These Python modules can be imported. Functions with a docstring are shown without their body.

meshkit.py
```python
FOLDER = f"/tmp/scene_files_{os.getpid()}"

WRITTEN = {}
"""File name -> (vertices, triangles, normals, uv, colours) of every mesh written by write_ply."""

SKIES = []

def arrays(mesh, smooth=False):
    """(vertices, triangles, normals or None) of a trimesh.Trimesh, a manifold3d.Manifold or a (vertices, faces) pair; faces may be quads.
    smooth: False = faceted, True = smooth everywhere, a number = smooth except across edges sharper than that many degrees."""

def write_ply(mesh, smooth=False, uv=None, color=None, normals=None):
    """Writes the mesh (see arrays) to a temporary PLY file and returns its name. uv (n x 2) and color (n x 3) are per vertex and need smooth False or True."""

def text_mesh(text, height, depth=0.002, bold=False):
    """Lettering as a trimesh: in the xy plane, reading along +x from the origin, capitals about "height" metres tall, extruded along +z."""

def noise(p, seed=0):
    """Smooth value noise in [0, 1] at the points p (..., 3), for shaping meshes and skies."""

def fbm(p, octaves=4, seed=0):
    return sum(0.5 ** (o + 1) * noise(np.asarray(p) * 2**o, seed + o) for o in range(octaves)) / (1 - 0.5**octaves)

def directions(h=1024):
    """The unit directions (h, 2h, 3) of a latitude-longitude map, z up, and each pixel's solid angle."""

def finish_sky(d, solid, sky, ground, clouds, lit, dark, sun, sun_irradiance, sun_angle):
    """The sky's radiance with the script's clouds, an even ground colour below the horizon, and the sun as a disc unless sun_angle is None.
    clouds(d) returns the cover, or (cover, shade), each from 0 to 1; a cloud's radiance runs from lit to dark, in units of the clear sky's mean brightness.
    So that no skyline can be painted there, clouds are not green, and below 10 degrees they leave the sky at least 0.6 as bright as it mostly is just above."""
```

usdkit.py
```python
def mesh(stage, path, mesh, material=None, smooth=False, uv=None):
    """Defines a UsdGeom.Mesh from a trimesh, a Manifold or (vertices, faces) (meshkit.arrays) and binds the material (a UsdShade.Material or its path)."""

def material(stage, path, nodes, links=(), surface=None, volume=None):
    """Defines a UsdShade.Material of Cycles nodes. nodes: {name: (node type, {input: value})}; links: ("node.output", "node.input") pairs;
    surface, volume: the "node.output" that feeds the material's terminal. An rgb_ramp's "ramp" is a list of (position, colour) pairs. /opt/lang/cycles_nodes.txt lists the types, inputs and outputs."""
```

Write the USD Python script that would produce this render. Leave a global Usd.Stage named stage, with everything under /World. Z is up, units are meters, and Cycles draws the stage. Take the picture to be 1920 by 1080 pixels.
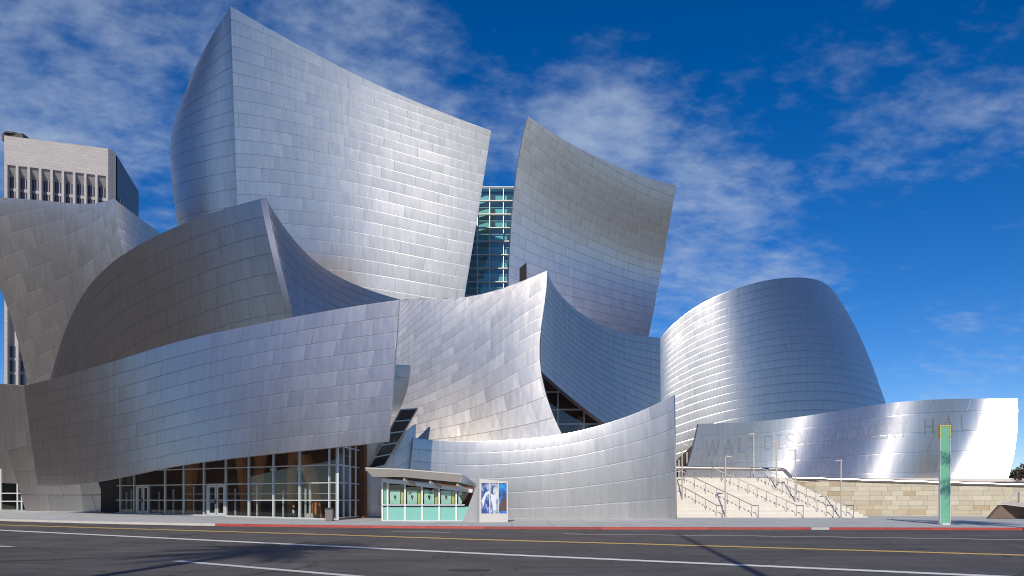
import math, random
import numpy as np, trimesh
from shapely.geometry import Polygon
from scipy.interpolate import make_interp_spline
import manifold3d as m3
import usdkit, meshkit
from pxr import Usd, UsdGeom, UsdLux, UsdShade, Sdf, Gf, Vt

random.seed(7)
R = np.random.default_rng(11)
stage = Usd.Stage.CreateInMemory()
UsdGeom.SetStageUpAxis(stage, 'Z'); UsdGeom.SetStageMetersPerUnit(stage, 1.0)
UsdGeom.Xform.Define(stage, '/World'); UsdGeom.Scope.Define(stage, '/World/Looks')

# ------------------------------------------------------------------ camera, sky, sun
F, HZ, EYE = 1450.0, 936.0, 1.7          # focal length and horizon row in pixels of a 1920 wide picture, eye height
cam = UsdGeom.Camera.Define(stage, '/World/camera')
cam.CreateHorizontalApertureAttr(36.0); cam.CreateFocalLengthAttr(36.0 * F / 1920)
cam.CreateVerticalApertureAttr(36.0 * 9 / 16)
cam.CreateVerticalApertureOffsetAttr((HZ - 540) / 1920 * 36.0)
cam.CreateExposureAttr(0.0)
cam.CreateClippingRangeAttr(Gf.Vec2f(0.1, 20000))
cam.AddTranslateOp().Set(Gf.Vec3d(0, 0, EYE)); cam.AddRotateXOp().Set(90.0)

SUN_AZ, SUN_EL = math.radians(-173.0), math.radians(32.0)    # heading from +y towards +x
sund = np.array([math.sin(SUN_AZ) * math.cos(SUN_EL), math.cos(SUN_AZ) * math.cos(SUN_EL), math.sin(SUN_EL)])
sun = UsdLux.DistantLight.Define(stage, '/World/sun')
sun.CreateIntensityAttr(1.0); sun.CreateAngleAttr(0.5); sun.CreateNormalizeAttr(True); sun.CreateColorAttr(Gf.Vec3f(1.0, 0.91, 0.78))
zax = sund; xax = np.cross([0, 0, 1], zax); xax /= np.linalg.norm(xax); yax = np.cross(zax, xax)
M4 = Gf.Matrix4d(*xax, 0, *yax, 0, *zax, 0, 0, 0, 0, 1)
UsdGeom.Xformable(sun).AddTransformOp().Set(M4)

def pdir(px, py):
    d = np.array([(px - 960) / F, 1.0, (HZ - py) / F]); return tuple(d / np.linalg.norm(d))
SKY_STRENGTH = 0.092
nodes = {
    'geo': ('texture_coordinate', {}),
    'sky': ('sky_texture', {'sky_type': 'single_scattering', 'sun_disc': False, 'sun_elevation': SUN_EL, 'sun_rotation': SUN_AZ,
                            'altitude': 2000.0, 'air_density': 1.0, 'aerosol_density': 0.25, 'ozone_density': 1.6}),
    'tint': ('mix', {'mix_type': 'multiply', 'fac': 1.0, 'color2': (0.87, 0.95, 1.13)}),
    'sat': ('hsv', {'hue': 0.5045, 'saturation': 1.32, 'value': 1.0}),
    'sep': ('separate_xyz', {}),
    'zz': ('math', {'math_type': 'maximum', 'value2': 0.0}),
    'za': ('math', {'math_type': 'add', 'value2': 0.25}),
    'px': ('math', {'math_type': 'divide'}), 'py': ('math', {'math_type': 'divide'}),
    'pl': ('combine_xyz', {}),
    'map': ('mapping', {'rotation': (0, 0, math.radians(-35)), 'scale': (1.0, 1.35, 1.0)}),
    'n1': ('noise_texture', {'scale': 3.0, 'detail': 6.0, 'roughness': 0.55, 'distortion': 0.1}),
    'n2': ('noise_texture', {'scale': 17.0, 'detail': 5.0, 'roughness': 0.6, 'distortion': 0.1}),
    'nm': ('math', {'math_type': 'multiply_add', 'value2': 0.40}),
    'nn': ('math', {'math_type': 'multiply', 'value2': 0.60}),
}
links = [('geo.generated', 'sep.vector'), ('sep.z', 'zz.value1'), ('zz.value', 'za.value1'), ('sep.x', 'px.value1'), ('za.value', 'px.value2'),
         ('sep.y', 'py.value1'), ('za.value', 'py.value2'), ('px.value', 'pl.x'), ('py.value', 'pl.y'), ('pl.vector', 'map.vector'),
         ('map.vector', 'n1.vector'), ('map.vector', 'n2.vector'), ('n1.fac', 'nn.value1'), ('n2.fac', 'nm.value1'), ('nn.value', 'nm.value3'), ('sky.color', 'tint.color1'), ('tint.color', 'sat.color')]
blobs = [(pdir(60, 130), .06, .44, .36), (pdir(330, 330), .02, .22, .2), (pdir(700, 110), .02, .25, .38), (pdir(930, 190), .02, .2, .26), (pdir(1120, 260), .02, .2, .40),
         (pdir(1320, 400), .02, .2, .40), (pdir(1420, 560), .02, .2, .34), (pdir(1760, 180), .04, .3, .25), (pdir(1830, 700), .02, .22, .24), (pdir(1250, 640), .02, .2, .26),
         ((-.75, -.3, .5), .2, .9, .12), ((.6, -.6, .5), .2, .9, .08)]
prev = None
for i, (c, r0, r1, a) in enumerate(blobs):
    nodes[f'd{i}'] = ('vector_math', {'math_type': 'distance', 'vector2': c})
    nodes[f'm{i}'] = ('map_range', {'range_type': 'smoothstep', 'from_min': r0, 'from_max': r1, 'to_min': a, 'to_max': 0.0, 'clamp': True})
    links += [('geo.generated', f'd{i}.vector1'), (f'd{i}.value', f'm{i}.value')]
    if prev:
        nodes[f'x{i}'] = ('math', {'math_type': 'maximum'})
        links += [(prev, f'x{i}.value1'), (f'm{i}.result', f'x{i}.value2')]; prev = f'x{i}.value'
    else: prev = f'm{i}.result'
nodes['cov'] = ('math', {'math_type': 'add'})
nodes['cr'] = ('map_range', {'range_type': 'smoothstep', 'from_min': 0.66, 'from_max': 1.12, 'to_min': 0.0, 'to_max': 0.72, 'clamp': True})
nodes['cm'] = ('mix', {'mix_type': 'mix', 'color2': (4.9, 6.0, 7.6)})
nodes['bg'] = ('background_shader', {'strength': SKY_STRENGTH})
links += [('nm.value', 'cov.value1'), (prev, 'cov.value2'), ('cov.value', 'cr.value'), ('cr.result', 'cm.fac'), ('sat.color', 'cm.color1'), ('cm.color', 'bg.color')]
skym = usdkit.material(stage, '/World/Looks/sky_look', nodes, links, surface='bg.background')
dome = UsdLux.DomeLight.Define(stage, '/World/sky')
UsdShade.MaterialBindingAPI.Apply(dome.GetPrim()).Bind(skym)

# ------------------------------------------------------------------ helpers
used = {}
def numbered(path):
    k = used.get(path, 0); used[path] = k + 1
    return path if k == 0 else f'{path}_{k:03d}'
def tag(p, label=None, cat=None, group=None, kind=None):
    p = p.GetPrim() if hasattr(p, 'GetPrim') else p
    for k, v in (('label', label), ('category', cat), ('group', group), ('kind', kind)):
        if v: p.SetCustomDataByKey(k, v)
    return p
def pth(parent): return '/World' if parent is None else str(parent.GetPath())
def thing(name, label, cat, loc=(0, 0, 0), group=None, rotz=0.0):
    x = UsdGeom.Xform.Define(stage, numbered('/World/' + name))
    x.AddTranslateOp().Set(Gf.Vec3d(*map(float, loc)))
    if rotz: x.AddRotateZOp().Set(math.degrees(rotz))
    return tag(x, label, cat, group)
ORIGIN = {}
def origin_of(parent):
    if parent is None: return np.zeros(3)
    p = parent
    while str(p.GetPath().GetParentPath()) != '/World': p = p.GetParent()
    a = p.GetAttribute('xformOp:translate')
    v = a.Get() if a else None
    return np.array(v) if v is not None else np.zeros(3)
def obj(name, mesh, mat, parent=None, smooth=30, normals=None, world=True):
    """one Mesh prim; vertices are given in world metres and stored relative to the thing's base"""
    path = numbered(pth(parent) + '/' + name)
    if normals is not None:
        v, f = mesh
    else:
        v, f, normals = meshkit.arrays(mesh, smooth)
    f = np.asarray(f); use = np.unique(f)
    if len(use) < len(v):
        v, f = np.asarray(v)[use], np.searchsorted(use, f); normals = None if normals is None else np.asarray(normals)[use]
    if world: v = np.asarray(v, float) - origin_of(parent)
    m = UsdGeom.Mesh.Define(stage, path)
    m.CreatePointsAttr(Vt.Vec3fArray.FromNumpy(np.ascontiguousarray(v, np.float32)))
    m.CreateFaceVertexCountsAttr(Vt.IntArray.FromNumpy(np.full(len(f), 3, np.int32)))
    m.CreateFaceVertexIndicesAttr(Vt.IntArray.FromNumpy(np.ascontiguousarray(f, np.int32).ravel()))
    m.CreateSubdivisionSchemeAttr('none')
    if normals is not None:
        m.CreateNormalsAttr(Vt.Vec3fArray.FromNumpy(np.ascontiguousarray(normals, np.float32))); m.SetNormalsInterpolation('vertex')
    UsdShade.MaterialBindingAPI.Apply(m.GetPrim()).Bind(mat)
    return m.GetPrim()
def cat(ms):
    ms = [trimesh.Trimesh(*m, process=False) if isinstance(m, tuple) else m for m in ms]
    return trimesh.util.concatenate(ms)
def box(x0, x1, y0, y1, z0, z1):
    b = trimesh.creation.box([x1 - x0, y1 - y0, z1 - z0]); b.apply_translation([(x0 + x1) / 2, (y0 + y1) / 2, (z0 + z1) / 2]); return b
def bevel_box(x0, x1, y0, y1, z0, z1, r=0.01):
    xs, ys, zs = (x0 + r, x1 - r), (y0 + r, y1 - r), (z0 + r, z1 - r)
    p = []
    for x in (0, 1):
        for y in (0, 1):
            for z in (0, 1):
                c = np.array([xs[x], ys[y], zs[z]])
                for k in range(3):
                    q = c.copy(); q[k] += r * (1 if (x, y, z)[k] else -1); p.append(q)
    return trimesh.convex.convex_hull(np.array(p))
def bar(a, b, w, d=None, up=(0, 0, 1)):
    """box bar between two points, w across, d along up-ish"""
    a, b = np.asarray(a, float), np.asarray(b, float); d = d or w
    t = b - a; L = np.linalg.norm(t); t = t / L
    u = np.asarray(up, float)
    if abs(t @ u) > 0.95: u = np.array([0, 1.0, 0])
    s = np.cross(t, u); s /= np.linalg.norm(s); u = np.cross(s, t)
    m = trimesh.creation.box([L, w, d]); T = np.eye(4); T[:3, 0], T[:3, 1], T[:3, 2], T[:3, 3] = t, s, u, (a + b) / 2
    if np.linalg.det(T[:3, :3]) < 0: T[:3, 1] *= -1
    m.apply_transform(T); return m
def rod(a, b, r, r2=None, n=10):
    a, b = np.asarray(a, float), np.asarray(b, float); r2 = r if r2 is None else r2
    t = b - a; L = np.linalg.norm(t); t /= L
    u = np.cross(t, [0, 0, 1.0]) if abs(t[2]) < 0.95 else np.cross(t, [1.0, 0, 0]); u /= np.linalg.norm(u); w = np.cross(t, u)
    ang = np.arange(n) * 2 * np.pi / n; c = np.cos(ang)[:, None] * u + np.sin(ang)[:, None] * w
    v = np.vstack([a + r * c, b + r2 * c, [a], [b]]); f = []
    for i in range(n):
        j = (i + 1) % n
        f += [[i, j, n + j], [i, n + j, n + i], [2 * n, j, i], [2 * n + 1, n + i, n + j]]
    m = trimesh.Trimesh(v, f, process=False); m.fix_normals(); return m
def prism(poly, y0, y1):
    """polygon in xz extruded from y0 to y1"""
    m = trimesh.creation.extrude_polygon(Polygon(poly), y1 - y0)
    v = m.vertices.copy(); m.vertices = np.stack([v[:, 0], y0 + v[:, 2], v[:, 1]], 1); m.fix_normals(); return m
def hull(pts): return trimesh.convex.convex_hull(np.asarray(pts, float))
def at(px, py, Y): return np.array([(px - 960) / F * Y, Y, EYE + (HZ - py) / F * Y])
def proj(p): p = np.asarray(p, float); return 960 + p[..., 0] / p[..., 1] * F, HZ - (p[..., 2] - EYE) / p[..., 1] * F

# ------------------------------------------------------------------ materials
L = '/World/Looks/'
def simple(name, col, rough=0.6, metallic=0.0, spec=0.5, var=0.0, scale=3.0, bump=0.0, bscale=40.0, extra=None):
    n = {'p': ('principled_bsdf', {'base_color': col, 'roughness': rough, 'metallic': metallic, 'specular_ior_level': spec, **(extra or {})})}; l = []
    if var or bump: n['g'] = ('geometry', {})
    if var:
        n['no'] = ('noise_texture', {'scale': scale, 'detail': 6.0, 'roughness': 0.65})
        n['oi'] = ('object_info', {})
        n['ad'] = ('math', {'math_type': 'multiply_add', 'value2': 0.5})
        n['mr'] = ('map_range', {'from_min': 0.35, 'from_max': 1.05, 'to_min': 1 - var, 'to_max': 1 + var, 'clamp': True})
        n['cc'] = ('combine_color', {})
        n['mx'] = ('mix', {'mix_type': 'multiply', 'fac': 1.0, 'color1': col})
        l += [('g.position', 'no.vector'), ('oi.random', 'ad.value1'), ('no.fac', 'ad.value3'), ('ad.value', 'mr.value'), ('mr.result', 'cc.r'), ('mr.result', 'cc.g'), ('mr.result', 'cc.b'),
              ('cc.color', 'mx.color2'), ('mx.color', 'p.base_color')]
    if bump:
        n['nb'] = ('noise_texture', {'scale': bscale, 'detail': 4.0})
        n['bu'] = ('bump', {'strength': bump, 'distance': 0.02})
        l += [('g.position', 'nb.vector'), ('nb.fac', 'bu.height'), ('bu.normal', 'p.normal')]
    return usdkit.material(stage, L + name, n, l, surface='p.BSDF')

def steel(name, col, rough, wave=0.35, tone=0.10, dist=0.05):
    n = {'g': ('geometry', {}), 'oi': ('object_info', {}),
         'rs': ('math', {'math_type': 'add'}), 'rf': ('math', {'math_type': 'fraction'}),
         'mr': ('map_range', {'from_min': 0.0, 'from_max': 1.0, 'to_min': 1 - tone, 'to_max': 1 + tone * 0.6}),
         'smap': ('mapping', {'scale': (3.2, 3.2, 0.22)}), 'st': ('noise_texture', {'scale': 1.0, 'detail': 6.0, 'roughness': 0.7}),
         'sm': ('map_range', {'from_min': 0.3, 'from_max': 0.7, 'to_min': 0.93, 'to_max': 1.05, 'clamp': True}),
         'mm': ('math', {'math_type': 'multiply'}),
         'cc': ('combine_color', {}), 'mx': ('mix', {'mix_type': 'multiply', 'fac': 1.0, 'color1': col}),
         'rr': ('map_range', {'from_min': 0.25, 'from_max': 0.75, 'to_min': rough - 0.012, 'to_max': rough + 0.015, 'clamp': True}),
         'mp': ('mapping', {'scale': (2.1, 2.1, 0.9)}),
         'nb': ('noise_texture', {'scale': 1.0, 'detail': 1.5, 'roughness': 0.4}),
         'bu': ('bump', {'strength': wave, 'distance': dist}),
         'p': ('principled_bsdf', {'metallic': 0.95, 'base_color': col, 'roughness': rough})}
    l = [('g.random_per_island', 'rs.value1'), ('oi.random', 'rs.value2'), ('rs.value', 'rf.value1'), ('rf.value', 'mr.value'), ('g.position', 'smap.vector'), ('smap.vector', 'st.vector'), ('st.fac', 'sm.value'),
         ('mr.result', 'mm.value1'), ('sm.result', 'mm.value2'), ('mm.value', 'cc.r'), ('mm.value', 'cc.g'), ('mm.value', 'cc.b'), ('cc.color', 'mx.color2'), ('mx.color', 'p.base_color'),
         ('st.fac', 'rr.value'), ('rr.result', 'p.roughness'),
         ('g.position', 'mp.vector'), ('mp.vector', 'nb.vector'), ('nb.fac', 'bu.height'), ('bu.normal', 'p.normal')]
    return usdkit.material(stage, L + name, n, l, surface='p.BSDF')

STEEL = steel('brushed_steel', (0.56, 0.535, 0.51), 0.33, wave=0.14, tone=0.042)
STEEL_S = steel('sign_steel', (0.56, 0.545, 0.53), 0.31, wave=0.05, tone=0.05)
BACK = simple('steel_backing', (0.42, 0.42, 0.44), 0.42, metallic=0.9)
LETTER = simple('letter_steel', (0.36, 0.36, 0.375), 0.36, metallic=0.9)
FRAME = simple('frame_metal', (0.62, 0.65, 0.66), 0.4, metallic=0.35)
RAIL = simple('rail_steel', (0.42, 0.40, 0.38), 0.35, metallic=0.9)
POLE = simple('pole_paint', (0.52, 0.47, 0.42), 0.45, metallic=0.3)
WOOD = simple('fir_panel', (0.17, 0.066, 0.028), 0.5, var=0.35, scale=1.5)
TRUNKW = simple('lit_fir_column', (0.50, 0.19, 0.065), 0.45, var=0.25, scale=1.5)  # brighter than the fir panels: lobby light put into the column colour
DARK = simple('dark_parts_and_shade', (0.045, 0.035, 0.03), 0.8)  # also used where unlit depth is put into the colour: recess, stair opening
LOBBYFLOOR = simple('lobby_floor', (0.2, 0.14, 0.1), 0.4)
PLASTER = simple('core_plaster', (0.32, 0.31, 0.30), 0.8, var=0.1)
LIME = simple('limestone_step', (0.64, 0.60, 0.535), 0.75, var=0.09, scale=2.0, bump=0.2)
STONE = [simple(f'travertine_{k}', c, 0.8, var=0.10, scale=2.2, bump=0.35, bscale=14) for k, c in zip('abcde', [(0.50, 0.45, 0.34), (0.47, 0.42, 0.31), (0.53, 0.48, 0.37), (0.44, 0.375, 0.27), (0.40, 0.315, 0.205)])]
n = {'g': ('geometry', {}), 'b': ('brick_texture', {'offset': 0.0, 'color1': (1, 1, 1), 'color2': (.93, .93, .93), 'mortar': (.55, .55, .55), 'scale': 1.0, 'mortar_size': 0.03, 'mortar_smooth': 0.3, 'brick_width': 2.4, 'row_height': 2.4}),
     'no': ('noise_texture', {'scale': 0.8, 'detail': 6.0, 'roughness': 0.65}), 'r': ('rgb_ramp', {'ramp': [(.3, (.41, .43, .43)), (.55, (.50, .52, .52)), (.75, (.55, .56, .55))]}), 'mx': ('mix', {'mix_type': 'multiply', 'fac': 1.0}), 'p': ('principled_bsdf', {'roughness': .85})}
PAVE = usdkit.material(stage, L + 'pavement_concrete', n, [('g.position', 'b.vector'), ('g.position', 'no.vector'), ('no.fac', 'r.fac'), ('r.color', 'mx.color1'), ('b.color', 'mx.color2'), ('mx.color', 'p.base_color')], surface='p.BSDF')
KERB = simple('kerb_concrete', (0.46, 0.44, 0.41), 0.85, var=0.2, scale=2.5)
KERBRED = simple('kerb_red_paint', (0.34, 0.04, 0.03), 0.6, var=0.35, scale=3.0)
WHITEP = simple('line_white', (0.72, 0.72, 0.70), 0.6, var=0.2, scale=4.0)
YELP = simple('line_yellow', (0.70, 0.46, 0.10), 0.6, var=0.22, scale=4.0)
CANOPY = simple('canopy_metal', (0.55, 0.50, 0.45), 0.5, metallic=0.3)
CANLIT = simple('canopy_trim', (0.78, 0.74, 0.68), 0.5)  # canopy trim and end: sunlight put into the colour; elsewhere plain pale paint
TEAL = simple('teal_panel', (0.21, 0.49, 0.43), 0.3, var=0.08)
TEAL2 = simple('teal_window_panel', (0.40, 0.66, 0.61), 0.3, var=0.08)
LIMEG = simple('yellow_green_strip', (0.50, 0.52, 0.14), 0.5)
BLACK = simple('black_plastic', (0.02, 0.02, 0.02), 0.5)
BIN = simple('bin_metal', (0.20, 0.18, 0.17), 0.5, metallic=0.5)
GREENG = simple('green_glass_panel', (0.15, 0.40, 0.26), 0.25, var=0.12, scale=6.0)
GOLD = simple('yellow_band', (0.62, 0.44, 0.10), 0.4)
BROWNB = simple('added_office_wall', (0.27, 0.165, 0.125), 0.7, var=0.2, scale=0.3)
DGLASS = simple('dark_window_glass', (0.03, 0.035, 0.045), 0.12, spec=0.8)
BARK = simple('bark', (0.12, 0.085, 0.06), 0.9, var=0.3, scale=5)
def leafmat(name, col):
    n = {'oi': ('geometry', {}), 'mr': ('map_range', {'from_min': 0, 'from_max': 1, 'to_min': 0.55, 'to_max': 1.5}), 'cc': ('combine_color', {}),
         'mx': ('mix', {'mix_type': 'multiply', 'fac': 1.0, 'color1': col}), 'd': ('principled_bsdf', {'roughness': 0.6}), 't': ('translucent_bsdf', {}), 'm': ('mix_closure', {'fac': 0.3})}
    l = [('oi.random_per_island', 'mr.value'), ('mr.result', 'cc.r'), ('mr.result', 'cc.g'), ('mr.result', 'cc.b'), ('cc.color', 'mx.color2'), ('mx.color', 'd.base_color'), ('mx.color', 't.color'),
         ('d.BSDF', 'm.closure1'), ('t.BSDF', 'm.closure2')]
    return usdkit.material(stage, L + name, n, l, surface='m.closure')
LEAF = leafmat('leaf_green', (0.045, 0.075, 0.025)); LEAFD = leafmat('leaf_dark', (0.02, 0.035, 0.014)); PALMG = leafmat('palm_green', (0.06, 0.09, 0.03))
LEAFR = leafmat('leaf_rust', (0.16, 0.07, 0.035))
def pane(name, tint, spec_tint=(1, 1, 1), ior=1.45, rough=0.02):
    n = {'t': ('transparent_bsdf', {'color': tint}), 'g': ('glossy_bsdf', {'color': spec_tint, 'roughness': rough}), 'w': ('layer_weight', {'blend': 0.5}), 'p': ('math', {'math_type': 'power', 'value2': 4.0}),
         'f': ('math', {'math_type': 'multiply_add', 'value2': 0.9, 'value3': (ior - 1) ** 2 / (ior + 1) ** 2, 'use_clamp': True}), 'm': ('mix_closure', {})}
    return usdkit.material(stage, L + name, n, [('w.facing', 'p.value1'), ('p.value', 'f.value1'), ('f.value', 'm.fac'), ('t.BSDF', 'm.closure1'), ('g.BSDF', 'm.closure2')], surface='m.closure')
GLASS = pane('clear_glass', (0.90, 0.93, 0.91))
GLASST = pane('teal_glass', (0.72, 0.86, 0.86), ior=1.75)
# asphalt
n = {'g': ('geometry', {}), 'a': ('noise_texture', {'scale': 0.35, 'detail': 6.0, 'roughness': 0.7}), 'b': ('noise_texture', {'scale': 60.0, 'detail': 3.0}),
     'mp': ('mapping', {'rotation': (0, 0, math.radians(31)), 'scale': (0.12, 1.6, 1.0)}), 's': ('noise_texture', {'scale': 1.0, 'detail': 4.0, 'roughness': 0.6}),
     'r1': ('rgb_ramp', {'ramp': [(0.3, (0.080, 0.074, 0.073)), (0.5, (0.110, 0.102, 0.100)), (0.72, (0.150, 0.140, 0.137))]}),
     'r2': ('map_range', {'from_min': 0.3, 'from_max': 0.7, 'to_min': 0.72, 'to_max': 1.2, 'clamp': True}),
     'r3': ('map_range', {'from_min': 0.3, 'from_max': 0.7, 'to_min': 0.75, 'to_max': 1.2, 'clamp': True}),
     'mu': ('math', {'math_type': 'multiply'}), 'cc': ('combine_color', {}), 'mx': ('mix', {'mix_type': 'multiply', 'fac': 1.0}),
     'cd': ('noise_texture', {'scale': 1.3, 'detail': 4.0}), 'cv': ('vector_math', {'math_type': 'multiply_add', 'vector2': (0.9, 0.9, 0.0)}),
     'vo': ('voronoi_texture', {'feature': 'distance_to_edge', 'scale': 0.22}), 'vr': ('map_range', {'from_min': 0.0, 'from_max': 0.012, 'to_min': 0.45, 'to_max': 1.0, 'clamp': True}),
     'sp': ('noise_texture', {'scale': 1.1, 'detail': 3.0, 'roughness': 0.6}), 'sr': ('map_range', {'from_min': 0.62, 'from_max': 0.74, 'to_min': 1.0, 'to_max': 0.55, 'clamp': True}),
     'm2': ('math', {'math_type': 'multiply'}), 'm3': ('math', {'math_type': 'multiply'}),
     'bu': ('bump', {'strength': 0.5, 'distance': 0.01}), 'p': ('principled_bsdf', {'roughness': 0.8, 'specular_ior_level': 0.35})}
l = [('g.position', 'a.vector'), ('g.position', 'b.vector'), ('g.position', 'mp.vector'), ('mp.vector', 's.vector'), ('a.fac', 'r1.fac'), ('b.fac', 'r2.value'), ('s.fac', 'r3.value'),
     ('r2.result', 'mu.value1'), ('r3.result', 'mu.value2'), ('g.position', 'cd.vector'), ('cd.color', 'cv.vector1'), ('g.position', 'cv.vector3'), ('cv.vector', 'vo.vector'), ('vo.distance', 'vr.value'), ('mp.vector', 'sp.vector'), ('sp.fac', 'sr.value'), ('mu.value', 'm2.value1'), ('vr.result', 'm2.value2'), ('m2.value', 'm3.value1'), ('sr.result', 'm3.value2'), ('m3.value', 'cc.r'), ('m3.value', 'cc.g'), ('m3.value', 'cc.b'), ('r1.color', 'mx.color1'), ('cc.color', 'mx.color2'), ('mx.color', 'p.base_color'),
     ('b.fac', 'bu.height'), ('bu.normal', 'p.normal')]
ASPHALT = usdkit.material(stage, L + 'asphalt', n, l, surface='p.BSDF')
# far tower's pale stone facing in courses
n = {'tc': ('geometry', {}), 'mp': ('mapping', {'rotation': (math.radians(90), 0, 0)}),
     'b': ('brick_texture', {'color1': (0.46, 0.43, 0.42), 'color2': (0.41, 0.385, 0.38), 'mortar': (0.35, 0.33, 0.33), 'scale': 1.0, 'mortar_size': 0.06, 'brick_width': 1.8, 'row_height': 0.75}),
     'p': ('principled_bsdf', {'roughness': 0.8})}
TOWERST = usdkit.material(stage, L + 'tower_stone', n, [('tc.position', 'mp.vector'), ('mp.vector', 'b.vector'), ('b.color', 'p.base_color')], surface='p.BSDF')

# ------------------------------------------------------------------ ground
def zr(x): return 0.0087 * 0.5 * (np.sqrt(np.asarray(x, float) ** 2 + 9) - x)
KX = np.array([-140, -60, -32.8, -17, 0, 28, 60, 160.0]); KY = np.array([112, 65, 49.5, 44.1, 43.6, 42.4, 41, 37.0])
_k = make_interp_spline(KX, KY, k=1)
xs_k = np.linspace(-140, 160, 121)
ky_s = np.convolve(np.pad(_k(xs_k), 3, mode='edge'), np.ones(7) / 7, 'valid')
def yk(x): return np.interp(x, xs_k, ky_s)
def zg(x, y):
    y = np.asarray(y, float); return zr(x) + np.where(y > yk(x), 0.13 + 0.008 * np.minimum(y - yk(x), 25), 0.0)
def sheet(fx, us, vs):
    """grid surface from fx(u, v) arrays"""
    U, V = np.meshgrid(us, vs, indexing='ij'); P = np.stack(fx(U, V), -1).reshape(-1, 3)
    nu, nv = len(us), len(vs); i, j = np.meshgrid(np.arange(nu - 1), np.arange(nv - 1), indexing='ij')
    q = np.stack([i * nv + j, (i + 1) * nv + j, (i + 1) * nv + j + 1, i * nv + j + 1], -1).reshape(-1, 4)
    return P, np.vstack([q[:, [0, 1, 2]], q[:, [0, 2, 3]]])
tag(obj('ground', box(-4000, 4000, -4000, 4000, -1.4, -0.9), simple('far_ground', (0.12, 0.115, 0.10), 0.9), smooth=False), kind='structure')
tag(obj('road', sheet(lambda u, v: (u, -160 + (yk(u) + 160) * v, zr(u)), np.linspace(-140, 160, 121), np.linspace(0, 1, 24)), ASPHALT, smooth=True), kind='structure')
tag(obj('pavement', sheet(lambda u, v: (u, yk(u) + 0.16 + v, zg(u, yk(u) + 0.2 + v)), np.linspace(-140, 160, 121), np.array([0, 2, 5, 10, 16, 25, 60, 100.0])), PAVE, smooth=True), kind='structure')
def kerb_piece(x0, x1):
    xs = np.linspace(x0, x1, max(2, int((x1 - x0) / 2) + 1)); prof = [(0, -0.05), (0.02, 0.115), (0.035, 0.132), (0.165, 0.137), (0.165, -0.05)]
    P = np.array([[(x, yk(x) - 0.005 + dy, zr(x) + dz) for dy, dz in prof] for x in xs]); k = len(prof); f = []
    for i in range(len(xs) - 1):
        for j in range(k - 1):
            a, b, c, d = i * k + j, (i + 1) * k + j, (i + 1) * k + j + 1, i * k + j + 1; f += [[a, b, c], [a, c, d]]
    return P.reshape(-1, 3), np.array(f)
kt = thing('kerb', 'pale concrete kerb edging the pavement, painted red along most of its length', 'kerb'); tag(kt, kind='structure')
x = -140.0
for x1, red in ((-17.2, 0), (-8, 1), (-1.5, 1), (5, 1), (11, 1), (16.6, 1), (17.6, 0), (23, 1), (29, 1), (40, 1), (160, 0)):
    obj('red_kerb_stone' if red else 'kerb_stone', kerb_piece(x + 0.01, x1 - 0.01), KERBRED if red else KERB, kt, smooth=False); x = x1

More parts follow.
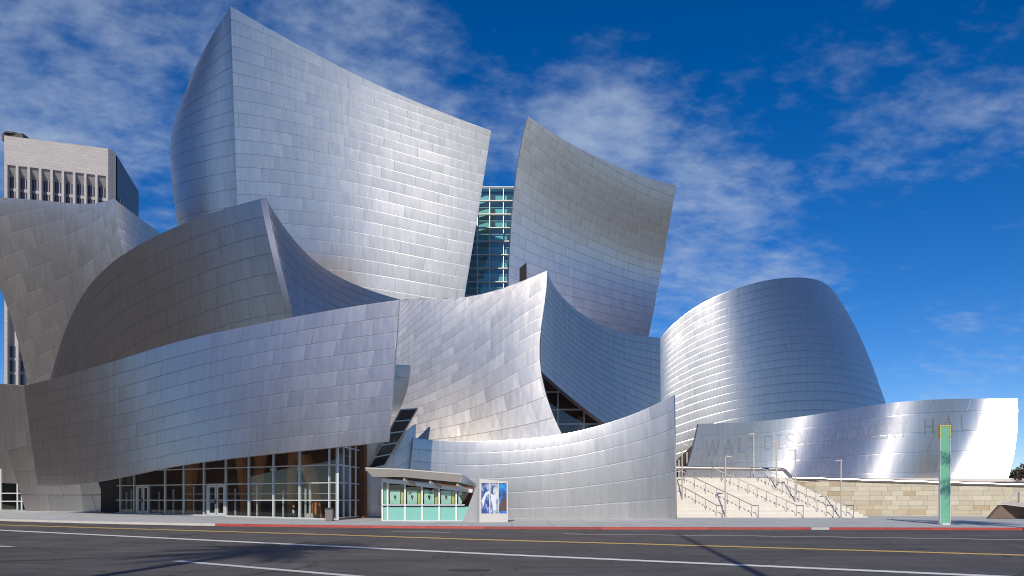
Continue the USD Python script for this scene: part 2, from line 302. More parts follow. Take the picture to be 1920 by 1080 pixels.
def ground_at(px, py):
    """road point seen at a pixel"""
    q, r = (px - 960) / F, (HZ - py) / F; Y = 20.0
    for _ in range(30): Y = (zr(q * Y) - EYE) / r
    return np.array([q * Y, Y])
def line(name, pts, w, mat, label, group=None):
    P = [ground_at(*p) for p in pts]; D = []
    for a, b in zip(P[:-1], P[1:]): D += [a + (b - a) * t for t in np.linspace(0, 1, 12, endpoint=False)]
    D.append(P[-1]); D = np.array(D); T = np.gradient(D, axis=0); T /= np.linalg.norm(T, axis=1)[:, None]; N = np.stack([-T[:, 1], T[:, 0]], 1)
    a, b = D + N * w / 2, D - N * w / 2
    v = np.vstack([np.c_[a, zr(a[:, 0]) + 0.006], np.c_[b, zr(b[:, 0]) + 0.006]]); n = len(D)
    f = [[i, n + i + 1, i + 1] for i in range(n - 1)] + [[i, n + i, n + i + 1] for i in range(n - 1)]
    tag(obj(name, (v, np.array(f)), mat, smooth=False), label, 'road marking', group)
line('yellow_line', [(-160, 979.6), (0, 984.3), (640, 1003.3), (1200, 1020), (1920, 1041.2), (2300, 1053)], 0.5, YELP, 'long yellow centre line across the whole road')
line('white_line', [(-120, 988), (0, 994.2), (640, 1025.1), (1200, 1051.3), (1822, 1078.7), (2300, 1100)], 0.46, WHITEP, 'long solid white line across the road in front of the yellow one')
line('white_line', [(330, 1051.9), (640, 1078.3), (900, 1100)], 0.28, WHITEP, 'short white lane dash running off the bottom edge beside the palm shadow')
line('white_line', [(-120, 1019), (24, 1025.5)], 0.3, WHITEP, 'white lane dash cut off by the left edge')
line('white_line', [(1055, 1001.2), (1500, 1006), (2100, 1015)], 0.24, WHITEP, 'thin white line behind the yellow line at the right')
line('white_line', [(735, 996.3), (845, 998.2)], 0.24, WHITEP, 'very short thin white line near the kerb before the ticket booth')
g = ground_at(880, 1069.5)
mh = trimesh.creation.cylinder(0.42, 0.02, sections=40); mh.apply_transform(np.diag([1.2, 0.75, 1, 1])); mh.apply_translation([g[0], g[1], zr(g[0]) + 0.0]); 
tag(obj('manhole_cover', mh, simple('iron_cover', (0.02, 0.018, 0.018), 0.7)), 'dark round iron cover in the asphalt near the bottom edge', 'manhole cover')

# ------------------------------------------------------------------ steel surfaces
def spl(A, ts, axis):
    k = min(3, A.shape[axis] - 1); return make_interp_spline(ts, A, k=k, axis=axis)
class Surf:
    """a smooth surface through a grid of sight lines; depth follows from the facing (deg, + = turned to the left) and the lean (deg, + = tilted back)"""
    def __init__(s, grid, Y0, k0, face, lean, us=None, vs=None, meet=None):
        G = np.array(grid, float); nv, nu = G.shape[:2]
        q, r = (G[..., 0] - 960) / F, (HZ - G[..., 1]) / F; Y = np.zeros((nv, nu)); Y[0, k0] = Y0
        face = np.radians(np.broadcast_to(face, nu - 1)); lean = np.radians(np.broadcast_to(np.array(lean, float), (nv - 1, nu)) if np.ndim(lean) != 1 else np.repeat(np.array(lean, float)[:, None], nu, 1))
        for k in range(k0, nu - 1): t = np.tan(face[k]); Y[0, k + 1] = Y[0, k] * (1 + t * q[0, k]) / (1 + t * q[0, k + 1])
        for k in range(k0, 0, -1): t = np.tan(face[k - 1]); Y[0, k - 1] = Y[0, k] * (1 + t * q[0, k]) / (1 + t * q[0, k - 1])
        for i in range(nv - 1):
            tb = np.tan(lean[i]); Y[i + 1] = Y[i] * (1 - tb * r[i]) / (1 - tb * r[i + 1])
        if meet is not None:             # rows start on another surface's edge: (surface, its u)
            for i in range(nv):
                vv = np.linspace(0, 1, 400); E = meet[0](np.full(400, meet[1]), vv); j = np.argmin(np.abs(proj(E)[1] - G[i, k0, 1])); Y[i] *= E[j, 1] / Y[i, k0]; G[i, k0] = np.array(proj(E[j])).T
            q, r = (G[..., 0] - 960) / F, (HZ - G[..., 1]) / F
        P = np.stack([q * Y, Y, EYE + r * Y], -1); s.P = P
        s.us = np.linspace(0, 1, nu) if us is None else np.array(us); s.vs = np.linspace(0, 1, nv) if vs is None else np.array(vs)
        s.C = spl(P, s.vs, 0); s.nu = nu
        s.flip = 1.0; n = s.normal(np.array([0.5]), np.array([0.5]))[0]; p = s(np.array([0.5]), np.array([0.5]))[0]
        if n @ (np.array([0, 0, EYE]) - p) < 0: s.flip = -1.0
        # lookup table
        s.tu, s.tv = np.linspace(0, 1, 601), np.linspace(0, 1, 241)
    def __call__(s, u, v):
        u, v = np.asarray(u, float), np.asarray(v, float); sh = u.shape; u, v = np.clip(u.ravel(), 0, 1), np.clip(v.ravel(), 0, 1)
        rows = s.C(v)                         # (n, nu, 3)
        if s.nu == 2: w = np.stack([1 - u, u], 1)
        else:
            if not hasattr(s, 'B'): s.B = spl(np.eye(s.nu), s.us, 0)
            w = s.B(u)
        return np.einsum('nk,nkd->nd', w, rows).reshape(*sh, 3)
    def normal(s, u, v, e=2e-3):
        u, v = np.asarray(u, float), np.asarray(v, float)
        u0, u1, v0, v1 = np.clip(u - e, 0, 1), np.clip(u + e, 0, 1), np.clip(v - e, 0, 1), np.clip(v + e, 0, 1)
        n = np.cross(s(u1, v) - s(u0, v), s(u, v1) - s(u, v0)); return s.flip * n / np.maximum(np.linalg.norm(n, axis=-1, keepdims=True), 1e-12)
    def length(s):
        a = s(np.linspace(0, 1, 60), np.full(60, 0.5)); b = s(np.full(60, 0.5), np.linspace(0, 1, 60))
        return np.linalg.norm(np.diff(a, axis=0), axis=1).sum(), np.linalg.norm(np.diff(b, axis=0), axis=1).sum()
    def find(s, px, py):
        U, V = np.meshgrid(s.tu, s.tv, indexing='ij')
        if not hasattr(s, 'tab'): s.tab = proj(s(U, V))
        d = (s.tab[0] - px) ** 2 + (s.tab[1] - py) ** 2; k = np.unravel_index(d.argmin(), d.shape); return s.tu[k[0]], s.tv[k[1]]

def grid_faces(nu, nv):
    i, j = np.meshgrid(np.arange(nu - 1), np.arange(nv - 1), indexing='ij')
    q = np.stack([i * nv + j, (i + 1) * nv + j, (i + 1) * nv + j + 1, i * nv + j + 1], -1).reshape(-1, 4)
    return np.vstack([q[:, [0, 1, 2]], q[:, [0, 2, 3]]])
def shell(S, nu=48, nv=32, front=0.05, back=0.5):
    U, V = np.meshgrid(np.linspace(0, 1, nu), np.linspace(0, 1, nv), indexing='ij'); P, N = S(U, V), S.normal(U, V)
    a, b = (P - N * front).reshape(-1, 3), (P - N * back).reshape(-1, 3); f = grid_faces(nu, nv); n = nu * nv
    idx = np.arange(n).reshape(nu, nv); rim = np.concatenate([idx[:, 0], idx[-1, 1:], idx[-2::-1, -1], idx[0, -2:0:-1]]); r2 = np.roll(rim, -1)
    side = np.vstack([np.stack([rim, r2, r2 + n], 1), np.stack([rim, r2 + n, rim + n], 1)])
    # rims get vertices of their own so that they stay crisp
    v = np.vstack([a, b]); v2 = np.vstack([v, v]); fs = side + 2 * n
    m = trimesh.Trimesh(v2, np.vstack([f, f[:, ::-1] + n, fs]), process=False)
    fn = np.cross(*(v2[f[0, k]] - v2[f[0, 0]] for k in (1, 2)))
    if fn @ N.reshape(-1, 3)[f[0, 0]] < 0: m.invert()
    return m
def panel_geo(S, us, vs, roll, lift, pillow, depth=0.05):
    """us, vs: (nu, nv) parameter grids of one panel"""
    nu, nv = us.shape; P, N = S(us, vs), S.normal(us, vs)
    wv = np.linspace(0, 1, nv)[None, :, None]; wu = np.linspace(0, 1, nu)[:, None, None]
    P = P + N * (lift[0] * (1 - wv) + lift[1] * wv); P[:, 0] -= N[:, 0] * roll[0]
    tu = P[-1:, :] - P[:1, :]; tu /= np.linalg.norm(tu, axis=-1, keepdims=True) + 1e-9
    tv = P[:, -1:] - P[:, :1]; tv /= np.linalg.norm(tv, axis=-1, keepdims=True) + 1e-9
    Ns = N + tu * pillow[0] * (wu * 2 - 1) + tv * pillow[1] * (wv * 2 - 1) + tu * pillow[2] + tv * pillow[3]
    Ns[:, 0] -= tv[:, 0] * roll[1]; Ns /= np.linalg.norm(Ns, axis=-1, keepdims=True)
    a = P.reshape(-1, 3); f = grid_faces(nu, nv)
    t = np.cross(a[f[:, 1]] - a[f[:, 0]], a[f[:, 2]] - a[f[:, 0]]); keep = np.linalg.norm(t, axis=1) > 1e-7
    k = np.argmax(np.linalg.norm(t, axis=1)); flip = (t[k] @ N.reshape(-1, 3)[f[k, 0]]) < 0
    f = f[keep]; 
    if flip: f = f[:, ::-1]
    idx = np.arange(nu * nv).reshape(nu, nv); rim = np.concatenate([idx[:, 0], idx[-1, 1:], idx[-2::-1, -1], idx[0, -2:0:-1]])
    r2 = np.roll(rim, -1); top, bot = a[rim], (a - N.reshape(-1, 3) * depth)[rim]; m = len(rim); base = nu * nv
    c = P.mean((0, 1)); ed = a[r2] - a[rim]; sn = np.cross(ed, N.reshape(-1, 3)[rim]); sn *= np.sign(np.einsum('ij,ij->i', sn, top - c))[:, None]
    ln = np.linalg.norm(sn, axis=1); sn = sn / np.maximum(ln, 1e-9)[:, None]
    V = np.vstack([a, top, a[r2], bot, bot[np.roll(np.arange(m), -1)]]); nn = np.vstack([Ns.reshape(-1, 3), sn, sn, sn, sn])
    i = np.arange(m)[ln > 1e-6]; s1 = np.stack([base + i, base + m + i, base + 3 * m + i], 1); s2 = np.stack([base + i, base + 3 * m + i, base + 2 * m + i], 1)
    fs = np.vstack([s1, s2]); g = np.cross(V[fs[:, 1]] - V[fs[:, 0]], V[fs[:, 2]] - V[fs[:, 0]]); bad = np.einsum('ij,ij->i', g, nn[fs[:, 0]]) < 0
    fs[bad] = fs[bad][:, ::-1]
    return V, np.vstack([f, fs]), nn
def panels(S, rows, plen, gap=0.017, roll=(0.015, 0.09, 0.07), skew=0.0, rowfn=None, lift=(0.0, 0.0), pil=0.012, jit=0.0042, off=0.45, seg=(4, 2), warp=None, seed=1):
    """list of panel meshes of a running bond; rowfn(t) -> (v at left edge, v at right edge)"""
    rg = np.random.default_rng(seed); LU, LV = S.length(); out = []
    rowfn = rowfn or (lambda t: (t, t)); n0, n1 = rows[:2] if isinstance(rows, tuple) else (0, rows); N = rows[2] if isinstance(rows, tuple) else rows
    du, gv, gu = plen / LU, gap / LV / 2, gap / LU / 2
    for i in range(n0, n1):
        (l0, r0), (l1, r1) = rowfn(i / N), rowfn((i + 1) / N)
        u = -du * ((i * off) % 1.0) - (abs(skew) if skew else 0)
        while u < 1 + abs(skew):
            ua, ub = u + gu, u + du * rg.uniform(0.93, 1.07) - gu; u = ub + gu
            A, B = np.meshgrid(np.linspace(0, 1, seg[0] + 1), np.array([0.0, roll[2], 1.0]), indexing='ij')
            uu = ua + (ub - ua) * A
            w = warp(np.clip(uu, 0, 1)) if warp else uu
            vt, vb = l0 + (r0 - l0) * w + gv, l1 + (r1 - l1) * w - gv
            vv = vt + (vb - vt) * B; uu = uu + skew * (0.5 - vv)
            if uu.max() <= 0.004 or uu.min() >= 0.996 or vv.max() <= 0.004 or vv.min() >= 0.996: continue
            uu, vv = np.clip(uu, 0, 1), np.clip(vv, 0, 1)
            if (uu.max() - uu.min()) * LU < 0.06 or (vv.max() - vv.min()) * LV < 0.06: continue
            out.append(panel_geo(S, uu, vv, roll, lift, (pil * rg.uniform(0.4, 1.4), pil * rg.uniform(0.4, 1.4), rg.normal(0, jit), rg.normal(0, jit))))
    return out
def clad(parent, name, S, pan, mat, singly, label=None, shellkw={}):
    p = obj(name, shell(S, **shellkw), BACK, parent, smooth=30)
    if label: tag(p, label)
    if singly:
        for V, f, nn in pan: obj('steel_panel', (V, f), mat, p, normals=nn)
    else:
        o = 0; VV, FF, NN = [], [], []
        for V, f, nn in pan: VV.append(V); FF.append(f + o); NN.append(nn); o += len(V)
        tag(obj('steel_panels', (np.vstack(VV), np.vstack(FF)), mat, p, normals=np.vstack(NN)), kind='stuff')
    return p

hall = thing('concert_hall', 'huge concert hall of curved brushed steel sails with glazed lobby', 'building')
COUNT = {}
def sail(name, S, rows, plen, singly, label, parent=None, mat=None, shellkw={}, **kw):
    pan = panels(S, rows, plen, **kw); COUNT[label] = len(pan)
    return clad(parent or hall, name, S, pan, mat or STEEL, singly, label, shellkw)

# front left sail over the entrance
SA = Surf([[(45, 723), (120, 704), (200, 681), (330, 641), (450, 614), (600, 585), (748, 562)],
           [(57, 818), (128, 808), (205, 794), (325, 764), (440, 738), (590, 715), (738, 696)],
           [(70, 910), (135, 909), (205, 899), (320, 876), (430, 860), (580, 844), (727, 828)]], 49.2, 6, [35, 30, 24, 18, 15, 14], [[-2, -2, -1, 1, 4, 5, 5], [-2, -2, -1, 0, 3, 4, 4]], us=[0, .1, .21, .39, .56, .78, 1])
sail('entrance_sail', SA, 9, 3.0, True, 'wide front sail that overhangs the lobby glass', off=0.38, shellkw=dict(back=.22), skew=0.05, seed=2)
# sail behind it, and its return
SB = Surf([[(95, 708), (130, 600), (180, 520), (250, 465), (330, 425), (410, 395), (498, 370)],
           [(92, 805), (138, 722), (195, 650), (270, 598), (352, 560), (440, 528), (530, 510)],
           [(90, 920), (145, 860), (205, 800), (285, 745), (370, 705), (460, 680), (566, 665)]], 57.0, 6, [47, 43, 39, 35, 32, 30], [[-4, -4, -4, -2, 0, 2, 4], [-5, -5, -5, -4, -4, -4, -3]])
sail('bowed_sail', SB, 8, 2.5, False, 'bowed brownish sail above the entrance sail', shellkw=dict(back=.08), off=0.3, seed=3)
SBr = Surf([[(498, 370), (535, 428), (585, 484), (640, 521), (700, 546), (752, 561.5)],
            [(530, 510), (562, 545), (608, 570), (655, 590), (700, 600), (742, 605)], [(566, 665), (595, 660), (630, 655), (670, 650), (705, 645), (738, 642)]], 57.1, 0, [-42, -44, -46, -48, -50], [0, 0], meet=(SB, 1.0))
sail('return_wall', SBr, 9, 2.6, False, 'shaded return wall right of the bowed sail', off=0.4, seed=4)
# tallest sail, two faces
SC2 = Surf([[(432, 11), (550, 79), (680, 146), (800, 199), (921, 245)], [(442, 300), (560, 318), (672, 345), (786, 378), (895, 408)], [(453, 600), (560, 608), (660, 616), (760, 628), (857, 640)]],
           65.5, 0, [8, 4, 0, -4], [-9, -6])
sail('tall_sail', SC2, (-3, 25, 23), 3.0, True, 'tallest sail, broad pale front face', rowfn=lambda t: (t, (t - .09) / .91), off=0.36, seed=6)
SC1 = Surf([[(356, 148), (384, 90), (411, 45), (432, 11)], [(326, 232), (350, 205), (392, 180), (435, 160)], [(320, 310), (346, 298), (388, 286), (439, 275)],
            [(335, 440), (353, 430), (392, 420), (446, 412)], [(352, 560), (372, 550), (402, 545), (452, 540)]], 65.5, 3, [58, 47, 38], [-2, -2, -2, -2], meet=(SC2, 0.0))
sail('tall_side_face', SC1, 17, 3.2, False, 'narrow left face of the tallest sail', off=0.5, seed=5)
# dark sail to its right
SG = Surf([[(990, 218), (1058, 262), (1125, 297), (1198, 327), (1268, 347)], [(966, 345), (1035, 378), (1105, 408), (1180, 435), (1250, 450)],
           [(955, 490), (1025, 508), (1098, 522), (1170, 536), (1233, 545)], [(953, 640), (1020, 640), (1085, 640), (1150, 642), (1213, 645)]],
          67.5, 0, [-17, -18, -18, -18], [[-12] * 5, [-6] * 5, [8, 12, 17, 21, 20]])
sail('dark_sail', SG, 21, 2.7, False, 'dark upright sail right of the glass tower', rowfn=lambda t: (t - .08, t + .02), off=0.42, seed=7)
# middle twisted sail and the pointed face beside it
SD = Surf([[(712, 574), (760, 561), (820, 560), (885, 555), (955, 536), (1026, 507)], [(690, 650), (750, 652), (815, 652), (880, 645), (945, 622), (1016, 602)],
           [(690, 745), (750, 745), (815, 742), (880, 732), (945, 715), (1014, 697)], [(700, 850), (765, 845), (830, 842), (905, 840), (985, 835), (1060, 828)]],
          64.3, 0, [15, 14, 13, 13, 13], [1, 2, 11])
sail('twisted_sail', SD, (-2, 30, 30), 2.9, False, 'twisted silver sail in the middle with slanting courses', rowfn=lambda t: (t, t - (1 - t) * 2.0), off=0.37, seed=8)
y_apex = SD(np.array([1.0]), np.array([0.0]))[0, 1]
SF = Surf([[(1026, 507), (1058, 560), (1106, 598), (1160, 621), (1238, 633)], [(1016, 602), (1058, 648), (1112, 690), (1166, 720), (1239, 750)], [(1014, 695), (1062, 738), (1122, 785), (1175, 820), (1242, 870)]], y_apex + .02, 0, [-38, -40, -41, -42], [0, 0], meet=(SD, 1.0))
sail('pointed_face', SF, 16, 2.7, False, 'shaded pointed face right of the twisted sail', off=0.44, seed=9)
# upper left sail with its return, and the low sail under it
SS = Surf([[(-70, 368), (0, 370), (80, 376), (150, 382), (190, 379), (214, 373)], [(-30, 470), (30, 475), (100, 480), (160, 478), (200, 470), (226, 450)],
           [(22, 600), (70, 602), (130, 602), (180, 596), (222, 580), (252, 560)], [(52, 720), (100, 722), (150, 720), (200, 712), (245, 700), (285, 680)], [(92, 860), (130, 860), (175, 855), (220, 848), (262, 838), (310, 825)]],
          80.5, 5, [0, 1, 3, 5, 7], [-8, -8, -7, -5])
sail('leaning_sail', SS, 17, 2.6, False, 'blue grey leaning sail at the upper left', rowfn=lambda t: (t * 1.28, t * 1.28 - .28), off=0.4, seed=10)
SSr = Surf([[(214, 373), (250, 400), (302, 438)], [(226, 450), (262, 470), (315, 500)], [(252, 560), (285, 575), (340, 590)]], 72.05, 0, [-46, -48], [-6, -4], meet=(SS, 1.0))
sail('return_wall', SSr, 8, 2.6, False, 'brown return face of the upper left sail', off=0.4, seed=11)
SU = Surf([[(-90, 715), (-20, 718), (60, 724)], [(-80, 800), (-15, 806), (70, 812)], [(-70, 900), (-10, 905), (80, 908)]], 73, 2, [8, 4], [-6, -4])
sail('low_sail', SU, 6, 2.6, False, 'low purple grey sail at the left edge', off=0.4, seed=12)
SR = Surf([[(12, 842), (40, 838), (75, 832), (150, 825)], [(32, 905), (65, 905), (110, 905), (183, 902)], [(52, 972), (85, 972), (130, 972), (210, 972)]], 68.5, 3, [12, 12, 12], [-4, 2])
sail('leaning_pier', SR, 3, 3.6, False, 'leaning steel pier under the entrance sail', off=0.4, seed=13, gap=0.02)
# rounded volume on the right
SI = Surf([[(1238, 634), (1297, 580), (1365, 546), (1440, 525), (1500, 520), (1540, 527), (1566, 548)],
           [(1238, 705), (1301, 662), (1376, 634), (1458, 615), (1528, 612), (1578, 622), (1617, 640)],
           [(1238, 775), (1305, 745), (1386, 722), (1472, 708), (1552, 706), (1612, 716), (1652, 730)],
           [(1238, 880), (1310, 858), (1398, 840), (1488, 830), (1575, 830), (1645, 840), (1696, 850)]], 84.0, 0, [9, 9, -18, -40, -52, -60], [-1, -1, -1])
sail('rounded_tower', SI, 20, 4.6, False, 'rounded steel volume with close horizontal courses at the right', roll=(0.05, 0.2, 0.13), off=0.46, seed=14, seg=(4, 2))
core = simple('hall_core', (0.25, 0.25, 0.26), 0.6, metallic=0.5)
obj('hall_core', cat([hull([(-24, 74, 0), (-4.6, 74, 0), (-24, 74, 17), (-4.6, 74, 17), (-24, 110, 0), (-4.6, 110, 0), (-24, 110, 24), (-4.6, 110, 24)]), box(-4.6, 13, 76, 108, 0, 14.0), box(-46, -24.1, 84, 112, 0, 16), box(13.1, 30, 90, 108, 0, 10)]), core, hall)

# ------------------------------------------------------------------ free standing walls
ew = thing('curved_wall', 'low curved steel wall rising to a point behind the ticket booth', 'wall', (4, 58, 0))
SE = Surf([[(775, 820), (830, 826), (900, 827), (985, 822), (1062, 812), (1135, 794), (1200, 771), (1263, 740)],
           [(768, 890), (828, 895), (900, 897), (985, 893), (1064, 885), (1138, 872), (1204, 858), (1265, 840)],
           [(758, 985), (825, 985), (900, 985), (985, 985), (1065, 985), (1140, 985), (1206, 985), (1267, 985)]], 58.6, 0, [-14, -8, -2, 4, 10, 15, 20], [2, -1])
pan = panels(SE, 6, 3.1, rowfn=lambda t: (t * 1.0, t * 1.0), gap=0.03, off=0.55, seed=15, skew=-.02); COUNT['E'] = len(pan)
clad(ew, 'wall_face', SE, pan, STEEL, True)

sw = thing('sign_wall', 'rippled steel wall with faint dark lettering above the stone wall', 'wall', (28, 68, 0))
cols = np.array([1310, 1350, 1390, 1430, 1470, 1510, 1550, 1590, 1630, 1670, 1710, 1750, 1790, 1830, 1870, 1908.0])
topy = np.interp(cols, [1310, 1390, 1450, 1510, 1560, 1620, 1680, 1740, 1800, 1908], [795, 792, 787.5, 780, 772, 762, 754, 749.5, 747.5, 747])
fx = (cols - 1310) / 598
midx = 1296 + fx * (1905 - 1296) - 12 * np.sin(fx * math.pi); botx = 1276 + fx * (1884 - 1276) - 22 * np.sin(fx * math.pi)
SJ = Surf([np.c_[cols, topy], np.c_[midx, (topy + 910 + 6 * fx) / 2], np.c_[botx, 912 + 6 * fx]], 77.0, 0,
          [-6, -6, -4, 2, 12, 27, 38, 40, 34, 20, 4, -6, -2, 14, 22], [[-1] * 13 + [3, 6, 7], [-1] * 13 + [3, 6, 7]])
pan = panels(SJ, 5, 3.3, rowfn=lambda t: (t * 1.12 - 0.02, t * 1.12 - .10), gap=0.025, off=0.34, seed=16, skew=0.06, seg=(5, 2), pil=0.006, jit=0.005); COUNT['J'] = len(pan)
clad(sw, 'wall_face', SJ, pan, STEEL_S, True, shellkw=dict(nu=80))
# lettering: capitals of dull steel lying on the face
LX = dict(zip(range(21), [1336, 1366, 1392, 1412, 1441, 1461, 1482, 1505, 1528, 1548, 1577, 1599, 1620, 1639, 1655, 1671, 1694, 1742, 1777, 1809, 1838]))
for k, ch in enumerate('WALTDISNEYCONCERTHALL'):
    px = LX[k]; py = 840 - (px - 1338) * 50 / 500
    m = meshkit.text_mesh(ch, 1.5, 0.03).subdivide_to_size(0.3)
    v = np.array(m.vertices); c = (v[:, :2].max(0) + v[:, :2].min(0)) / 2; w = (v[:, :2] - c) * [.78, 1]
    (u, vv), (u2, v2) = SJ.find(px, py), SJ.find(px + 14, py - 1.4); e = 1e-3; P0 = SJ(u, vv); N0 = SJ.normal(u, vv)
    tx = SJ(u2, v2) - P0; tx /= np.linalg.norm(tx); ty = np.cross(N0, tx); ty /= np.linalg.norm(ty); ty *= np.sign(ty[2])
    Jm = np.stack([(SJ(u + e, vv) - SJ(u - e, vv)) / (2 * e), (SJ(u, vv + e) - SJ(u, vv - e)) / (2 * e)], 1)
    dq = np.linalg.lstsq(Jm, (w[:, :1] * tx + w[:, 1:] * (ty + .1 * tx)).T, rcond=None)[0]; uu, vq = u + dq[0], vv + dq[1]
    P, N = SJ(uu, vq), SJ.normal(uu, vq)
    obj('letter', trimesh.Trimesh(P + N * (0.004 + v[:, 2:3] * 0.4), m.faces, process=False), LETTER, sw, smooth=False)

# ------------------------------------------------------------------ lobby glazing
LA, LB = at(219, 900, 64.5)[:2], at(634, 900, 52.0)[:2]
def on_lobby(px):
    q = (px - 960) / F; d = LB - LA; t = (q * LA[1] - LA[0]) / (d[0] - q * d[1]); return LA + d * t
ld = (LB - LA) / np.linalg.norm(LB - LA); ln_ = np.array([ld[1], -ld[0]]);  ln_ = ln_ if ln_[1] < 0 else -ln_
zf = lambda p: float(zg(p[0], p[1])) + 0.01
lob = obj('lobby_glazing', bar([*LA, zf(LA) + .04], [*LB, zf(LB) + .04], 0.12, 0.10), FRAME, hall)
tag(lob, 'tall lobby glass wall in pale metal frames')
MUL = [226, 252, 310, 345, 383, 424, 467, 513, 562, 617.5, 632]
TR = [1.62, 2.82, 4.02, 5.3]
for px in MUL:
    p = on_lobby(px); wide = 0.13 if px in (310, 345, 383, 424, 467, 513, 562) else 0.09
    obj('mullion', bar([*p, zf(p) - .1], [*p, 6.6], 0.16, wide, up=(*ld, 0)), FRAME, lob)
for z in TR:
    obj('transom', bar([*(LA - ln_ * .003), z], [*(LB - ln_ * .003), z], 0.10, 0.075), FRAME, lob)
P_ = [on_lobby(p) for p in MUL]
for a, b in zip(P_[:-1], P_[1:]):
    for z0, z1 in zip([zf(a) + .08] + TR, TR + [6.6]):
        c, d = a + ld * .05, b - ld * .05
        if np.linalg.norm(d - c) > 0.2: obj('pane', bar([*c, (z0 + z1) / 2], [*d, (z0 + z1) / 2], 0.02, z1 - z0 - 0.06), GLASS, lob)
for a, b in ((259, 280), (391.5, 423)):
    pa, pb = on_lobby(a) + ln_ * .07, on_lobby(b) + ln_ * .07; z0 = zf(pa); pm = (pa + pb) / 2
    dd = obj('double_door', cat([bar([*pa, z0 + .02], [*pa, 2.86], 0.16, 0.14, up=(*ld, 0)), bar([*pb, z0 + .02], [*pb, 2.86], 0.16, 0.14, up=(*ld, 0)), bar([*pa, 2.8], [*pb, 2.8], 0.16, 0.12)]), FRAME, lob)
    for s, e in ((pa, pm), (pm, pb)):
        s2, e2 = s + ld * .08, e - ld * .03
        obj('door_leaf', cat([bar([*s2, z0 + .12], [*e2, z0 + .12], 0.06, 0.22), bar([*s2, 2.66], [*e2, 2.66], 0.06, 0.12),
                              bar([*(s2 + ld * .05), z0 + .02], [*(s2 + ld * .05), 2.7], 0.07, 0.11, up=(*ld, 0)), bar([*(e2 - ld * .05), z0 + .02], [*(e2 - ld * .05), 2.7], 0.07, 0.11, up=(*ld, 0))]), FRAME, dd)
        obj('door_handle', cat([bar([*(s2 + ln_ * .08), z0 + 1.05], [*(e2 + ln_ * .08), z0 + 1.05], 0.04, 0.05), bar([*(pm + ln_ * .09), z0 + .9], [*(pm + ln_ * .09), z0 + 1.25], 0.05, 0.05)]), RAIL, dd)
# fins of glass standing behind the frame
for k, px in enumerate((230, 236, 262, 288, 318, 353, 386, 431, 475, 521, 566, 571, 575, 623, 627)):
    p = on_lobby(px) - ln_ * (0.5 if k % 2 else 0.35)
    obj('inner_post', bar([*p, zf(p)], [*p, 2.3 + .2 * (k % 3)], 0.08, 0.11, up=(*ld, 0)), FRAME, lob)
# return of the glazing at the corner
RB = np.array([-11.2, 57.5]); rd = (RB - LB) / np.linalg.norm(RB - LB)
ret = obj('side_glazing', cat([bar([*LB, z], [*RB, z], 0.1, 0.08) for z in (0.45, *TR)]), FRAME, hall)
for t in (0.0, 0.22, 0.48, 0.74, 0.99):
    p = LB + (RB - LB) * t; obj('mullion', bar([*p, 0.2], [*p, 6.8], 0.1, 0.12), FRAME, ret)
for t0, t1 in zip((0.0, 0.22, 0.48, 0.74), (0.22, 0.48, 0.74, 0.99)):
    a, b = LB + (RB - LB) * (t0 + .01), LB + (RB - LB) * (t1 - .01)
    for z0, z1 in zip((0.5, *TR), (*TR, 6.6)): obj('pane', bar([*a, (z0 + z1) / 2], [*b, (z0 + z1) / 2], 0.02, z1 - z0 - .08), GLASS, ret)
# room behind the glass
def lob_off(p, d): return p - ln_ * d
w0, w1 = lob_off(LA, 4.6), lob_off(LB, 4.6)
room = obj('lobby_room', cat([bar([*(w0 - ld * 3), 3.6], [*(w1 - ld * 1.6), 3.6], 0.3, 7.2), 
                              bar([*(LA - ld * .2 - ln_ * 1.9), 3.6], [*(w0 - ld * .2), 3.6], 0.2, 7.2)]), WOOD, hall)
obj('recess_wall', bar([*(LA - ld * 5.0 - ln_ * 1.8), 3.6], [*(LA - ld * .1 - ln_ * 1.8), 3.6], 0.2, 7.2), DARK, hall)  # wood recess lies in shade; that shade is put into the dark colour
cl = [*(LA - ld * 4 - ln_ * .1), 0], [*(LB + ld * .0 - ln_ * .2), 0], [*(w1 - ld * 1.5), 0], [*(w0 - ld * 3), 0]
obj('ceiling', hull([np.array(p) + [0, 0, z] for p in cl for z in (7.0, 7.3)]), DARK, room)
obj('lobby_floor', hull([np.array(p) + [0, 0, z + (zf(np.array(p[:2])) if True else 0)] for p in cl for z in (-0.3, 0.005)]), LOBBYFLOOR, room)
def tree_column(px, d, h, lean, r):
    p = lob_off(on_lobby(px), d); a = np.array([*p, zf(p)]); rings = []
    for t in np.linspace(0, 1, 7):
        c = a + np.array([ld[0] * lean * t * t, ld[1] * lean * t * t, h * t]); rr = r * (0.55 + 0.6 * abs(t - .15))
        rings.append([c + np.array([*(ld * math.cos(q)), 0]) * rr + np.array([*(ln_ * math.sin(q)), 0]) * rr * .8 for q in np.linspace(0, 2 * math.pi, 9)[:-1]])
    ms = [hull(np.vstack([rings[i], rings[i + 1]])) for i in range(6)]
    obj('wood_column', cat(ms), TRUNKW, room, smooth=40)
tree_column(305, 2.6, 4.2, 0.4, 0.65); tree_column(405, 2.6, 4.6, -0.3, 0.5); tree_column(412, 3.6, 5.0, 0.5, 0.6); tree_column(556, 2.0, 4.6, -1.5, 0.62); tree_column(478, 3.4, 5.0, 0.5, 0.5)
hb = [lob_off(on_lobby(p), 1.0) for p in (320, 615)]
obj('lobby_rail', bar([*hb[0], 2.1], [*hb[1], 2.1], 0.05, 0.07), FRAME, room)
for px in (505, 556):
    p = lob_off(on_lobby(px), 0.4); obj('downlight', bevel_box(p[0] - .22, p[0] + .22, p[1] - .1, p[1] + .1, 3.72, 3.94), FRAME, room)
